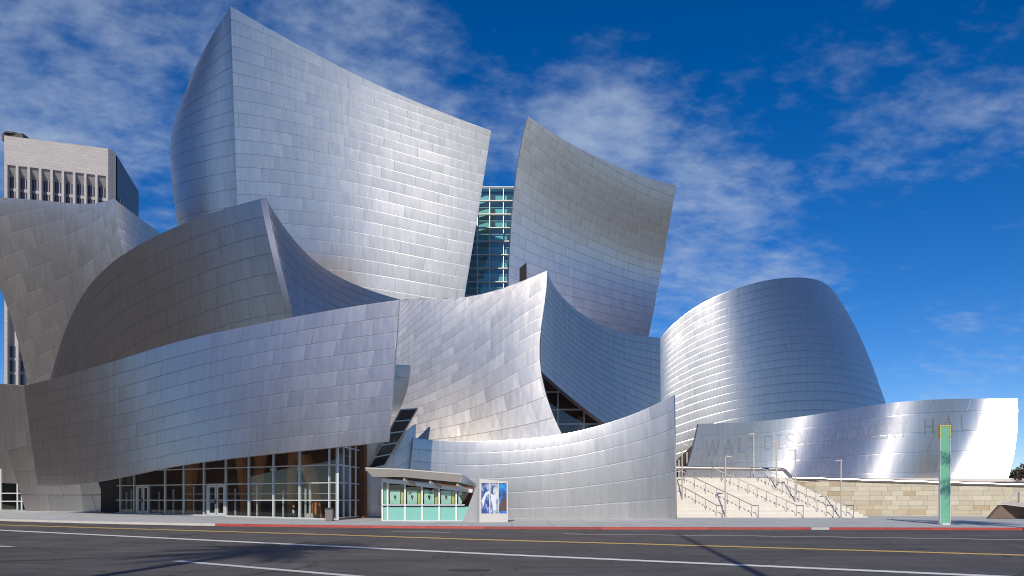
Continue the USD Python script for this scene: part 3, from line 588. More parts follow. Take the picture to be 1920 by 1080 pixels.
# the dark corner glass left of the leaning pier
lg = obj('corner_glazing', cat([bar(at(px, 900, 74.0) * [1, 1, 0] + [0, 0, .3], at(px, 900, 74.0) * [1, 1, 0] + [0, 0, 4.6], .12, .12) for px in (-60, -30, 2, 33, 41)] + [bar(at(-60, 940, 74.0), at(60, 940, 74.0), .1, .1), bar(at(-60, 925, 74.0), at(60, 925, 74.0), .1, .1)]), FRAME, hall)
for a, b in ((-60, -30), (-30, 2), (2, 33), (33, 60)):
    A, B = at(a + 2, 925, 74.05), at(b - 2, 925, 74.05); obj('pane', box(A[0], B[0], A[1], A[1] + .02, 0.5, 4.4), GLASS, lg)
A, B = at(-80, 925, 78), at(75, 925, 78)
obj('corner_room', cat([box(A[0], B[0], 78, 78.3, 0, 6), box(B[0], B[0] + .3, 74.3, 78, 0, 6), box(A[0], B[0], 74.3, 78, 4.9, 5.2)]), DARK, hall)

# glazing in the opening below the pointed face
og = obj('opening_glazing', cat([bar(at(px, 690, 66.5), at(px, 860, 66.5), .12, .12) for px in (985, 1046, 1095, 1150)] + [bar(at(985, py, 66.5), at(1150, py, 66.5), .1, .12) for py in (690, 735, 768, 795, 830)]), FRAME, hall)
for a, b in ((985, 1046), (1046, 1095), (1095, 1150)):
    for c, d in ((690, 735), (735, 768), (768, 795), (795, 830)):
        A, B = at(a + 2, d - 2, 66.52), at(b - 2, c + 2, 66.52); obj('pane', box(A[0], B[0], A[1], A[1] + .02, A[2], B[2]), GLASS, og)
A, B = at(965, 870, 72), at(1165, 730, 72)
obj('foyer_wall', cat([box(A[0], B[0], 72, 72.3, 0.3, B[2]), box(A[0], B[0], 67.6, 72, B[2], B[2] + .3)]), WOOD, hall)
A = at(1070, 830, 69); obj('foyer_column', rod([A[0] - .6, 69, 3], [A[0] + 1.0, 69, 9], .5, .35), TRUNKW, hall)
# glazing in the dark notch left of the twisted sail
nq = lambda t, w: at(*(np.array([752, 768]) * (1 - t) * (1 - w) + np.array([783, 766]) * (1 - t) * w + np.array([690, 880]) * t * (1 - w) + np.array([722, 872]) * t * w), 58.0 + .4 * w)
ng = obj('notch_glazing', cat([bar(nq(t, 0), nq(t, 1), .09, .09) for t in np.linspace(0, 1, 6)] + [bar(nq(0, w), nq(1, w), .1, .1) for w in (0, 1)]), RAIL, hall)
for t0, t1 in zip(np.linspace(0, 1, 6)[:-1], np.linspace(0, 1, 6)[1:]):
    obj('pane', hull([p + np.array([0, d, 0]) for p in (nq(t0 + .01, .03), nq(t1 - .01, .03), nq(t1 - .01, .97), nq(t0 + .01, .97)) for d in (0.03, 0.06)]), DGLASS, ng)
SFl = Surf([[(732, 684), (752, 684), (770, 685)], [(732, 730), (748, 731), (763, 732)], [(731, 780), (738, 780), (744, 780)]], 55.0, 0, [-46, -48], [0, 0])
sail('folded_flap', SFl, 4, 2.4, False, 'small shaded metal flap right of the entrance sail', off=.4, seed=23, shellkw=dict(back=.15, nu=12, nv=12))
SN = Surf([[(655, 832), (690, 828), (715, 826), (735, 824)], [(640, 985), (680, 985), (715, 985), (745, 985)]], 58.6, 0, [-10, -14, -16], [-2])
sail('notch_wall', SN, 8, 2.4, False, 'dark steel wall in the notch behind the entrance sail', off=.4, seed=21)
SN2 = Surf([[(715, 885), (740, 830), (780, 795)], [(690, 985), (730, 985), (775, 985)]], 59.4, 0, [-12, -12], [2])
sail('shaded_wing', SN2, 6, 2.4, False, 'shaded purple grey wing left of the low curved wall', off=.4, seed=22)

# glass tower between the two tall sails
Yg = 74.0
ga, gb = at(868, 352, Yg), at(968, 352, Yg); zt = ga[2]; zb = at(900, 580, Yg)[2]
gt = obj('glass_tower', cat([box(ga[0], gb[0], Yg + 4.0, Yg + 4.2, zb, zt), box(ga[0], gb[0], Yg + .2, Yg + 4, zt - .12, zt)]), simple('teal_backing', (0.46, 0.60, 0.62), 0.6), hall)
tag(gt, 'slim teal glass tower between the two tallest sails')
VX = [868, 895, 918, 944, 968]
for px in VX: p = at(px, 352, Yg); obj('mullion', box(p[0] - .045, p[0] + .045, Yg - .08, Yg + .08, zb, zt + .05), FRAME, gt)
ZZ = np.linspace(zt, zb, 10)
for z in ZZ: obj('transom', box(ga[0], gb[0], Yg - .22, Yg + .06, z - .04, z + .04), CANLIT, gt)
for i, (a, b) in enumerate(zip(VX[:-1], VX[1:])):
    A, B = at(a, 352, Yg)[0] + .08, at(b, 352, Yg)[0] - .08
    for z0, z1 in zip(ZZ[1:], ZZ[:-1]): obj('pane', box(A, B, Yg - .01, Yg + .01, z0 + .06, z1 - .06), GLASST, gt)
for z in ZZ[::1]:
    obj('floor_edge', box(ga[0], gb[0], Yg + .7, Yg + 3.8, z - .45, z - .3), CANLIT, gt)
for k, z in enumerate(ZZ[:-1]):
    for j in range(2):
        x0 = ga[0] + 1.4 + j * 1.7; obj('blind', bar([x0, Yg + .6, z - 1.1 + .3 * j], [x0 + 1.1, Yg + .6, z - .75], .05, .55), TEAL2, gt)
# small dark fin in front of the dark sail
obj('roof_fin', hull([at(974, 530, 63.4), at(974, 503, 63.4), at(987, 492, 64.2), at(988, 530, 64.2), at(974, 530, 63.7), at(974, 503, 63.7), at(987, 492, 64.5), at(988, 530, 64.5)]), DARK, hall)

# glass door corner by the stairs, under the rounded volume
dg = obj('stair_glazing', cat([bar(at(px, py, 79.5), at(px, 905, 79.5), .1, .1) for px, py in ((1262, 872), (1273, 862), (1288, 848))] + [bar(at(1255, py, 79.5), at(1300, py, 79.5), .08, .08) for py in (884, 900)]), FRAME, hall)
for a, b in ((1263, 1272), (1274, 1289)):
    A, B = at(a, 900, 79.5), at(b, 868, 79.5); obj('pane', box(A[0], B[0], 79.5, 79.52, A[2], B[2]), GLASS, dg)
A, B = at(1245, 910, 80.6), at(1312, 800, 80.6); obj('stair_lobby_wall', prism([(lambda p: (p[0], p[2]))(at(px, py, 80.6)) for px, py in ((1258, 908), (1258, 874), (1308, 826), (1308, 908))], 80.6, 80.9), DARK, hall, smooth=False)  # dark sheet in the outline of the opening, standing in for its unlit inside

# ------------------------------------------------------------------ ticket booth
YB = 51.0
bo = thing('ticket_booth', 'teal glass ticket booth with a raised sloping canopy', 'booth', (at(800, 970, YB)[0], YB, 0))
zfl = float(zg(at(800, 970, YB)[0], YB))
def ztop(px): return at(px, 897 + (px - 716) * 20 / 169, YB)[2]
XB = [717, 727, 759.5, 791.5, 823.5, 855.5]
for px in XB: p = at(px, 0, YB); obj('mullion', box(p[0] - .05, p[0] + .05, YB - .06, YB + .06, zfl, ztop(px)), CANLIT, bo)
xl, xr = at(716, 0, YB)[0], at(886, 0, YB)[0]; xr0 = at(868, 0, YB)[0]
obj('sill_rail', cat([box(xl, xr0, YB - .07, YB + .05, zfl, zfl + .07), box(xl, xr0 + .12, YB - .16, YB + .05, 1.28, 1.36)]), FRAME, bo)
obj('head_rail', bar([xl, YB - .02, ztop(716) - .12], [xr, YB - .02, ztop(886) - .12], .12, .24), FRAME, bo)
for k, (a, b) in enumerate(zip(XB, XB[1:] + [880])):
    A, B = at(a, 0, YB)[0] + .05, at(b, 0, YB)[0] - .05; zt2 = min(ztop(a), ztop(b)) - .25
    obj('lower_panel', box(A, B, YB + .02, YB + .05, zfl + .07, 1.20), TEAL, bo)
    if b == 880:
        obj('pane', prism([(A, 1.36), (B - .42, 1.36), (B, zt2), (A, zt2)], YB, YB + .02), GLASS, bo)
    else: obj('pane', box(A, B, YB, YB + .02, 1.36, zt2), GLASS, bo)
    if k:
        tp = obj('counter_window', bevel_box(A + .06, B - (.30 if k < 5 else .45), YB + .2, YB + .24, 1.38, 2.28), TEAL2, bo)
        s = trimesh.creation.icosphere(2, 0.085); s.apply_transform(np.diag([1, .4, 1.3, 1])); s.apply_translation([(A + B) / 2 - .12, YB + .19, 1.86])
        obj('speech_hole', cat([s, box((A + B) / 2 - .13, (A + B) / 2 - .07, YB + .16, YB + .19, 1.68, 1.86)]), BLACK, tp)
        if k < 5: obj('side_strip', box(B - .26, B - .08, YB + .25, YB + .29, 1.38, 2.2), LIMEG, bo)
    else: obj('side_panel', box(A, B, YB + .1, YB + .14, 1.38, 2.5), TEAL, bo)
obj('booth_room', cat([box(xl + .1, xr, YB + 2.4, YB + 2.5, zfl, 2.75), box(xl, xl + .06, YB + .1, YB + 2.4, zfl, 2.95)]), WOOD, bo)
# canopy
fz = [at(685, 878, 49.3), at(756, 880.5, 49.3), at(866, 890, 49.3)]; lz = [at(698, 894, 49.7), at(757, 894.5, 49.7), at(861, 904.5, 49.7)]; bz = [at(700, 893, 53), at(760, 897, 53), at(894, 911, 52.6)]
def loft(rows, th):
    top = [np.array(r) for r in rows]; return top
ca = obj('canopy_fascia', cat([hull([fz[i], fz[i + 1], lz[i], lz[i + 1], fz[i] + [0, .12, 0], fz[i + 1] + [0, .12, 0], lz[i] + [0, .15, .03], lz[i + 1] + [0, .15, .03]]) for i in (0, 1)]), CANOPY, bo, smooth=False)
obj('canopy_roof', cat([hull([fz[i] + [0, .1, -.04], fz[i + 1] + [0, .1, -.04], bz[i], bz[i + 1], fz[i] + [0, .1, -.12], fz[i + 1] + [0, .1, -.12], bz[i] - [0, 0, .12], bz[i + 1] - [0, 0, .12]]) for i in (0, 1)]), CANOPY, bo, smooth=False)
obj('canopy_trim', cat([hull([fz[i], fz[i + 1], fz[i] + [0, .14, .05], fz[i + 1] + [0, .14, .05], fz[i] + [0, -.02, .05], fz[i + 1] + [0, -.02, .05]]) for i in (0, 1)]), CANLIT, bo, smooth=False)
obj('canopy_end', hull([fz[2] + [.002, 0, .05], lz[2] + [.002, 0, 0], bz[2] + [.002, 0, .05], bz[2] + [0.002, 0, -.12], fz[2] + [.06, 0, .05], lz[2] + [.06, 0, 0], bz[2] + [.06, 0, .05], bz[2] + [.06, 0, -.12]]), CANLIT, bo, smooth=False)
for px in (757, 806, 857):
    a = at(px, 895 + (px - 716) * .1, 49.8); b = at(px + 22, 905 + (px - 716) * .1, YB); obj('canopy_beam', bar(a, b, .1, .16), CANOPY, bo)
pv = [(at(867, 0, YB)[0], zfl - .05), (at(907, 0, YB)[0], zfl - .05), (at(896, 0, YB)[0], at(0, 905, YB)[2]), (at(892, 0, YB)[0], at(0, 914, YB)[2])]
obj('side_pier', prism(pv, YB - .15, YB + 2.0), STEEL, bo, smooth=False)

# poster case
YP = 50.2
pc = thing('poster_case', 'pale metal poster case holding three tall blue posters', 'poster case', (at(925, 970, YP)[0], YP, 0))
def PX(px, py, y=YP): return at(px, py, y)
x0, x1 = PX(899, 0)[0], PX(952.5, 0)[0]; zg0 = float(zg(x0, YP)); zl, zr_ = PX(0, 897.5)[2], PX(0, 903)[2]
fr = Polygon([(x0, zg0), (x1, zg0), (x1, zr_), (x0, zl)])
slots = [(902.5, 917), (919.5, 933.5), (935.5, 950)]
for a, b in slots: fr = fr.difference(Polygon([(PX(a, 0)[0], .77), (PX(b, 0)[0], .77), (PX(b, 0)[0], zr_ - .1), (PX(a, 0)[0], zr_ - .1 )]))
m = trimesh.creation.extrude_polygon(fr, .06); v = m.vertices.copy(); m.vertices = np.stack([v[:, 0], YP - .03 + v[:, 2], v[:, 1]], 1); m.fix_normals()
obj('case_frame', m, simple('case_metal', (.56, .53, .50), .45, metallic=.3), pc, smooth=False)
obj('case_body', hull([(x0 - .18, YP + .06, zg0), (x1, YP + .06, zg0), (x1, YP + .06, zr_ - .01), (x0 - .18, YP + .06, zl - .01), (x0 - .18, YP + .4, zg0), (x1, YP + .4, zg0), (x1, YP + .4, zr_), (x0 - .18, YP + .4, zl)]), RAIL, pc, smooth=False)
def poster(name, stops, seed):
    n = {'g': ('geometry', {}), 'mp': ('mapping', {'location': (seed, 0, 0), 'rotation': (0, .5, 0), 'scale': (1.3, 1, .8)}), 'no': ('noise_texture', {'scale': 1.6, 'detail': 2.5, 'distortion': 1.2}), 'r': ('rgb_ramp', {'ramp': stops}), 'p': ('principled_bsdf', {'roughness': .25})}
    return usdkit.material(stage, L + name, n, [('g.position', 'mp.vector'), ('mp.vector', 'no.vector'), ('no.fac', 'r.fac'), ('r.color', 'p.base_color')], surface='p.BSDF')
pm_ = [poster('poster_print_a', [(.3, (.02, .03, .12)), (.5, (.05, .10, .35)), (.62, (.35, .42, .55))], 3), poster('poster_print_b', [(.3, (.02, .02, .06)), (.45, (.06, .09, .25)), (.6, (.5, .6, .7))], 9), poster('poster_print_c', [(.35, (.05, .04, .07)), (.5, (.02, .14, .45)), (.62, (.03, .33, .75))], 17)]
PW = [simple('print_white', (.62, .68, .75), .4), simple('print_brown', (.09, .06, .06), .4), simple('print_sky', (.04, .36, .75), .4)]
for k, (a, b) in enumerate(slots):
    A, B = PX(a, 0)[0], PX(b, 0)[0]; po = obj('poster', box(A - .02, B + .02, YP + .035, YP + .05, .72, zr_ - .05), pm_[k], pc, smooth=False)
    w = B - A; fig = [[(A, 1.6), (A + w * .55, 2.15), (A + w, 2.25), (A + w, 2.05), (A + w * .6, 1.9), (A + w * .25, 1.2)], [(A, 2.1), (A + w * .5, 1.95), (A + w, 2.2), (A + w * .7, 1.6), (A + w * .8, 1.0), (A + w * .4, .95), (A + w * .2, 1.5)],
                      [(A, 1.1), (A + w * .3, 1.75), (A + w * .7, 1.85), (A + w, 1.6), (A + w, .95), (A, .9)]][k]
    obj('printed_shape', prism(fig, YP + .03, YP + .034), PW[0] if k < 2 else PW[1], po, smooth=False)

# ------------------------------------------------------------------ stairs, stone wall, rails
st = thing('staircase', 'broad pale limestone staircase beside the steel walls', 'staircase', (20, 60, 0))
NS, Y0s, Y1s, Z0s, Z1s = 21, 60.0, 68.0, 0.22, 3.55
for i in range(NS):
    t = i / NS; z0, z1 = Z0s + (Z1s - Z0s) * t, Z0s + (Z1s - Z0s) * (i + 1) / NS; y0 = Y0s + (Y1s - Y0s) * t; dy = (Y1s - Y0s) / NS
    xr = 27.6 - 3.7 * t
    obj('stone_step', bevel_box(11.3, xr, y0, y0 + dy * (2 if i < NS - 1 else 1), z0 - .12, z1, .012), LIME, st, smooth=False)
obj('landing', box(11.3, 60, Y1s + .02, 84, Z1s - .3, Z1s - .004), LIME, st)
obj('stair_base', hull([(11.4, 60.4, -.3), (27.3, 60.4, -.3), (11.4, 60.4, .1), (27.3, 60.4, .1), (11.4, 68.3, -.3), (23.7, 68.3, -.3), (11.4, 68.3, 3.2), (23.7, 68.3, 3.2)]), PLASTER, st)
# stone wall
wa, wb = np.array([at(1440, 0, 68.6)[0], 68.6]), np.array([at(1960, 0, 62.5)[0], 62.5]); wd = (wb - wa) / np.linalg.norm(wb - wa); WL = np.linalg.norm(wb - wa); wn = np.array([wd[1], -wd[0]]); wn = wn if wn[1] < 0 else -wn
zt_ = lambda s: 3.42 + (2.58 - 3.42) * np.clip(s / WL, 0, 1)
stw = thing('stone_wall', 'beige stone block wall right of the stairs below the lettered wall', 'wall', (*wa, 0))
def wp(s, d, z): p = wa + wd * s + wn * d; return np.array([p[0], p[1], z])
obj('wall_core', hull([wp(s, d, z) for s in (0, WL) for d in (-.06, -.6) for z in (0.0, zt_(s) - .03)]), simple('mortar', (.40, .35, .26), .9), stw, smooth=False)
rb = np.random.default_rng(5); rowh = .40
for r in range(9):
    s = -rb.uniform(0, .9)
    while s < WL:
        e = s + rb.uniform(.75, 1.45); s0, s1 = max(s, 0) + .008, min(e, WL) - .008; s = e
        if s1 - s0 < .1: continue
        z0, z1 = r * rowh + .006, (r + 1) * rowh - .006; a, b = min(z1, zt_(s0)), min(z1, zt_(s1))
        if b - z0 < .05: continue
        d = rb.uniform(-.012, .012); px = proj(wp((s0 + s1) / 2, 0, z0))[0]
        stain = max(0, 1 - max(0, px - 1470) / 190); k = rb.choice(5, p=np.array([.34, .24, .34, .06, .02]) * (1 - stain) + np.array([.12, .22, .06, .36, .24]) * stain)
        obj('stone_block', hull([wp(x, dd, zz) for x, zz2 in ((s0, a), (s1, b)) for dd in (d, -.1) for zz in (z0, zz2)]), STONE[int(k)], stw, smooth=False)
# cap rail on the wall: bright tube
cr = thing('cap_rail', 'long steel rail along the top of the stone wall and the stair head', 'handrail', (*wa, 3.4))
cpts = [np.array([12.0, 69.3, 4.55]), at(1462, 880, 68.9), at(1470, 881, 68.7)] + [wp(s, -.1, zt_(s) + .22 + .25 * max(0, 1 - s / 2)) for s in (2.0, 6, 12, 18, WL)]
obj('rail', cat([rod(a, b, .16) for a, b in zip(cpts[:-1], cpts[1:])]), RAIL, cr)
for s in np.arange(2.5, WL, 2.6): obj('bracket', bar(wp(s, -.12, zt_(s) - .02), wp(s, -.12, zt_(s) + .2), .06), RAIL, cr)
for x in np.arange(12.6, 23.5, 1.25): obj('rail_post', rod([x, 69.3, 3.5], [x, 69.25, 4.5], .035), RAIL, cr)
obj('lower_rail', rod([12, 69.3, 3.62], [23.5, 69.1, 3.62], .06), RAIL, cr)
# hand rails down the stairs
def handrail(tpx, tpy, bpx, bpy, label, end=True, n=8):
    """rail whose top end shows at (tpx, tpy) above the stair head and whose foot shows at (bpx, bpy)"""
    top = at(tpx, tpy, 68.0); bot = at(bpx, bpy, 60.0)
    zs = lambda y: Z0s + (Z1s - Z0s) * np.clip((y - Y0s) / (Y1s - Y0s), 0, 1)
    t = thing('handrail', label, 'handrail', (bot[0], 60, .25), 'steel handrails on the stairs'); 
    a, b = np.array([top[0], 68.0, zs(68) + .95]), np.array([bot[0], 60.1, zs(60.1) + .95])
    obj('rail', cat([rod(a, b, .035)] + ([rod(b, b + [.35, -.35, 0], .035)] if end else [])), RAIL, t)
    for k in range(n + 1):
        p = a + (b - a) * (k / n * .97 + .02); obj('rail_post', rod([p[0], p[1], zs(p[1]) - .02], p, .021), RAIL, t)
    if end: p = b + [.33, -.33, 0]; obj('rail_post', rod([p[0], p[1], .2], p, .03), RAIL, t)
handrail(1215, 0, 1345, 0, 'lowest steel handrail on the stairs, nearest the curved wall', n=7)
handrail(1262, 0, 1412, 0, 'second steel handrail from the curved wall, ending past the lamp post', n=7)
handrail(1335, 0, 1496, 0, 'long middle steel handrail down the pale stairs', n=9)
handrail(1405, 0, 1552, 0, 'steel handrail between the middle one and the stone wall', n=9)
handrail(1425, 0, 1590, 0, 'steel handrail closest to the stone wall', n=9)
# stair lamp posts
def lamp(px, top, foot, label, arm=-1):
    zs = lambda y: Z0s + (Z1s - Z0s) * np.clip((y - Y0s) / (Y1s - Y0s), 0, 1)
    Y = 60.0
    for y in np.linspace(59.2, 70, 200):
        if proj(np.array([0, y, zs(y)]))[1] >= foot - .01: Y = y
    b, tp = at(px, foot, Y), at(px, top, Y); t = thing('stair_lamp', label, 'lamp post', (b[0], Y, zs(Y)), 'slim lamp posts on the stairs')
    b[2] = zs(Y)
    obj('post', cat([rod(b, tp, .062, .055), rod(b, b + [0, 0, .12], .12)]), POLE, t)
    obj('lamp_head', hull([tp + np.array(o) for o in ((.06, -.09, -.02), (.06, .09, -.02), (.06, -.09, .07), (.06, .09, .07), (arm * .5, -.12, -.06), (arm * .5, .12, -.06), (arm * .5, -.1, -.02), (arm * .5, .1, -.02))]), POLE, t)
lamp(1279, 834, 939, 'lamp post on the stairs hard by the edge of the curved wall', 1)
lamp(1360, 856, 971.5, 'lamp post at the foot of the stairs left of the middle handrail', 1)
lamp(1413, 813.5, 897.5, 'tall lamp post at the stair head before the blue part of the lettered wall')
lamp(1456, 827.5, 919, 'lamp post high on the stairs, second from the stone wall')
lamp(1491.5, 844, 943, 'lamp post halfway up the stairs in line with the stone wall end')
lamp(1577, 863.5, 972, 'lamp post at the foot of the stairs standing before the stone wall')

# ------------------------------------------------------------------ pylon, bin, ramp
Yp = 47.0
py_ = thing('green_pylon', 'tall slim green glass pylon with a yellow top on the pavement', 'pylon', (at(1771, 0, Yp)[0], Yp, float(zg(at(1771, 0, Yp)[0], Yp))))
xa, xb = at(1761, 0, Yp)[0], at(1781, 0, Yp)[0]; z0, z1 = float(zg(xa, Yp)) + .06, at(0, 798, Yp)[2]
obj('pylon_panel', bevel_box(xa + .04, xb - .04, Yp - .07, Yp + .07, z0, z1 - .06, .01), GREENG, py_)
obj('pylon_frame', cat([box(xa, xa + .04, Yp - .085, Yp + .085, z0, z1), box(xb - .04, xb, Yp - .085, Yp + .085, z0, z1)]), FRAME, py_)
obj('yellow_top', cat([box(xa - .01, xb + .01, Yp - .1, Yp + .1, z1 - .05, z1 + .02), box(xa - .012, xa + .035, Yp - .1, Yp + .1, z1 - .75, z1 - .05), box(xb - .035, xb + .012, Yp - .1, Yp + .1, z1 - .75, z1 - .05)]), GOLD, py_)
obj('foot_plate', bevel_box(xa + .1, xb - .1, Yp - .2, Yp + .2, z0 - .1, z0, .01), CANLIT, py_)
Yt = 50.2; bx = at(618, 0, Yt)[0]; zb_ = float(zg(bx, Yt))
tb = thing('litter_bin', 'dark upright litter bin at the corner of the lobby glass', 'litter bin', (bx, Yt, zb_))
obj('bin_body', hull([(bx + sx * w, Yt + sy * w, zb_ + z) for sx in (-1, 1) for sy in (-1, 1) for w, z in ((.22, .02), (.25, .75))]), BIN, tb, smooth=False)
obj('bin_lid', cat([bevel_box(bx - .26, bx + .26, Yt - .26, Yt + .26, zb_ + .78, zb_ + .86, .02), box(bx - .2, bx + .2, Yt - .2, Yt + .2, zb_ + .74, zb_ + .79)]), BLACK, tb, smooth=False)
# ramp parapet at the right edge
rp = thing('ramp_parapet', 'low concrete ramp parapet with a pale sloping top at the right edge', 'parapet', (at(1890, 970, 56)[0], 56, .2))
A = [at(1855, 972, 57), at(1877, 947, 57), at(1990, 945, 57), at(1990, 972, 57)]
obj('parapet_wall', prism([(p[0], p[2]) for p in A], 57.0, 57.4), simple('parapet_brown', (.16, .11, .085), .8, var=.2), rp, smooth=False)
obj('parapet_top', hull([at(1877, 945.5, 56.9), at(1990, 960, 54.0), at(1990, 944, 57.5), at(1877, 944.5, 57.5), at(1877, 944, 56.9), at(1990, 957, 54.0), at(1990, 941, 57.5), at(1877, 942, 57.5)]), LIME, rp, smooth=False)
obj('parapet_rail', cat([rod(at(1883, 945, 57.2), at(1910, 920, 57.2), .05), rod(at(1910, 920, 57.2), at(1910, 944, 57.2), .06)]), RAIL, rp)

# ------------------------------------------------------------------ far tower
Hh = 99.7 + EYE
c0, c1, c2, c3 = np.array([-139.2, 212.0]), np.array([-114.8, 219.8]), np.array([-113.9, 222.4]), np.array([-120.5, 249.5])
tw = thing('office_tower', 'pale high rise office tower behind the steel sails at the left', 'building', (c0[0], c0[1], 0))
td = (c1 - c0) / np.linalg.norm(c1 - c0); tn = np.array([td[1], -td[0]]); TL = np.linalg.norm(c1 - c0)
def tp(s, d, z): p = c0 + td * s + tn * d; return np.array([p[0], p[1], z])
zw = 91.8 + EYE                       # head of the window slots
nsl = 9; pw = TL / (nsl + .18); 
obj('tower_core', hull([(*p, z) for p in (c0 - tn * 2.4, c1 - tn * 2.4, c2 + (c3 - c2) * .07, c3, c3 - td * 24) for z in (0, Hh - .5)]), TOWERST, tw, smooth=False)
obj('parapet_band', hull([tp(s, d, z) for s in (0, TL) for d in (0, -2.7) for z in (zw, Hh)]), TOWERST, tw, smooth=False)
obj('corner_chamfer', hull([(*p, z) for p in (c1, c2, c1 - tn * 2.6, c2 - tn * 1.0 - td * 2) for z in (0, Hh)]), TOWERST, tw, smooth=False)
for k in range(nsl + 1):
    s = k * pw; w = .58 if k < nsl else .5; s0, s1 = (0, .75) if k == 0 else (s - .05, min(s + w, TL))
    obj('pier', hull([tp(x, d, z) for x in (s0, s1) for d in (-.003, -2.41) for z in (0, zw)]), TOWERST, tw, smooth=False)
spm = simple('spandrel_grey', (.30, .28, .30), .5); twg = simple('tower_glass', (.05, .045, .06), .15, spec=.8)
for k in range(nsl):
    s0, s1 = k * pw + .55, (k + 1) * pw - .07
    if k == 0: s0 += .2
    obj('slot_head', hull([tp(x, d, z) for x in (s0, s1) for d, z in ((-.3, zw), (-2.39, zw), (-2.39, zw - 2.6))]), TOWERST, tw, smooth=False)
    for fl in range(24):
        z1 = zw - 2.6 - fl * 3.9
        if z1 < 8: break
        if 8 < fl < 12: continue
        wi = obj('window', hull([tp(x, d, z) for x in (s0, s1) for d in (-2.1, -2.3) for z in (z1 - 3.0, z1)]), twg, tw, smooth=False)
        if fl < 5:
            obj('window_bar', cat([hull([tp(s0 + (s1 - s0) * q + e, d, z) for e in (-.07, .07) for d in (-2.0, -2.12) for z in (z1 - 3.0, z1)]) for q in (.28, .6, .9)]), spm, wi, smooth=False)
            obj('spandrel', hull([tp(x, d, z) for x in (s0, s1) for d in (-1.95, -2.3) for z in (z1 - 3.85, z1 - 3.02)]), spm, wi, smooth=False)
obj('side_glass', hull([(*(c2 + (c3 - c2) * q + np.array([.97, .235]) * d), z) for q in (.03, .995) for d in (-.3, .12) for z in (0, Hh - .6)]), simple('side_shade_tone', (.045, .036, .032), .4), tw, smooth=False)  # this side lies in shade; its darkness is put into the colour
sd = (c3 - c2) / np.linalg.norm(c3 - c2); sn_ = np.array([sd[1], -sd[0]]); sn_ = sn_ if sn_[0] > 0 else -sn_
for k in range(8):
    a = c2 + sd * (3 + k * 3.0); obj('side_pier', hull([(*(a + sd * e + sn_ * d), z) for e in (0, .5) for d in (-.2, .5) for z in (0, zw - 4)]), TOWERST, tw, smooth=False)
obj('roof_platform', cat([trimesh.creation.cylinder(2.3, .5, sections=28, transform=trimesh.transformations.translation_matrix([c0[0] + .6, c0[1] + 3, Hh + 1.3])), box(c0[0] - 1.6, c0[0] + 4.2, c0[1] + 1.4, c0[1] + 4, Hh - .6, Hh + 1.3)]), simple('platform_dark', (.05, .045, .045), .6), tw)

# ------------------------------------------------------------------ trees and what the steel mirrors
def leaf_cloud(center, rad, n, size, rg, clumps=26):
    cc = rg.normal(size=(clumps, 3)); cc /= np.linalg.norm(cc, axis=1)[:, None]; cc *= rg.uniform(.25, 1, (clumps, 1)); pick = rg.integers(0, clumps, n)
    P = center + (cc[pick] + rg.normal(0, .17, (n, 3))) * rad; a = rg.normal(size=(n, 3)); a /= np.linalg.norm(a, axis=1)[:, None]; b = np.cross(a, rg.normal(size=(n, 3))); b /= np.linalg.norm(b, axis=1)[:, None]
    s = size * rg.uniform(.6, 1.3, (n, 1)); v = np.stack([P - a * s, P - b * s * .5, P + a * s, P + b * s * .5], 1).reshape(-1, 3); i = np.arange(n)[:, None] * 4
    return v, np.vstack([i + [0, 1, 2], i + [0, 2, 3]])
rg = np.random.default_rng(3)
t = thing('shrub', 'dark evergreen bushes behind the wall at the far right edge', 'shrub', (at(1925, 0, 80)[0], 80, 2))
c = at(1930, 895, 80); obj('foliage', leaf_cloud(c + [0, 1.5, -.4], np.array([2.6, 1.4, 1.3]), 5000, .13, rg), LEAFD, t, smooth=False); obj('stem', cat([rod([c[0] + d, 81.4, 2], [c[0] + d * 1.4, 81.5, c[2]], .08, .03) for d in (-.8, 0, .7)]), BARK, t)
def tree(name, label, base, h, rad, n, seed, mat, size=.16):
    rg = np.random.default_rng(seed); base = np.array(base, float); t = thing(name, label, 'tree', base)
    top = base + [0, 0, h * .62]; ms = [rod(base, base + [.1, 0, h * .4], .2, .14), rod(base + [.1, 0, h * .4], top, .14, .07)]; tips = []
    for k in range(16):
        a = base + np.array([.1, 0, h * rg.uniform(.36, .6)]); q = rg.uniform(0, 6.28); e = a + np.array([math.cos(q) * rad[0] * rg.uniform(.5, 1), math.sin(q) * rad[1] * rg.uniform(.5, 1), rg.uniform(.1, .55) * rad[2] * 1.6]); ms.append(rod(a, e, .06, .015, 6)); tips.append(e)
    obj('trunk', cat(ms), BARK, t); cl = [leaf_cloud(e, np.array([.8, .8, .6]), n // 16, size, rg, 8) for e in tips]; o = 0; V, Fc = [], []
    for v, f in cl: V.append(v); Fc.append(f + o); o += len(v)
    obj('crown', (np.vstack(V), np.vstack(Fc)), mat, t, smooth=False); return t
tree('street_tree', 'street tree with sparse rusty twigs reaching in at the right edge', (46.3, 66.0, .3), 6.6, (3.0, 3.0, 2.2), 1500, 8, LEAFR, .12)
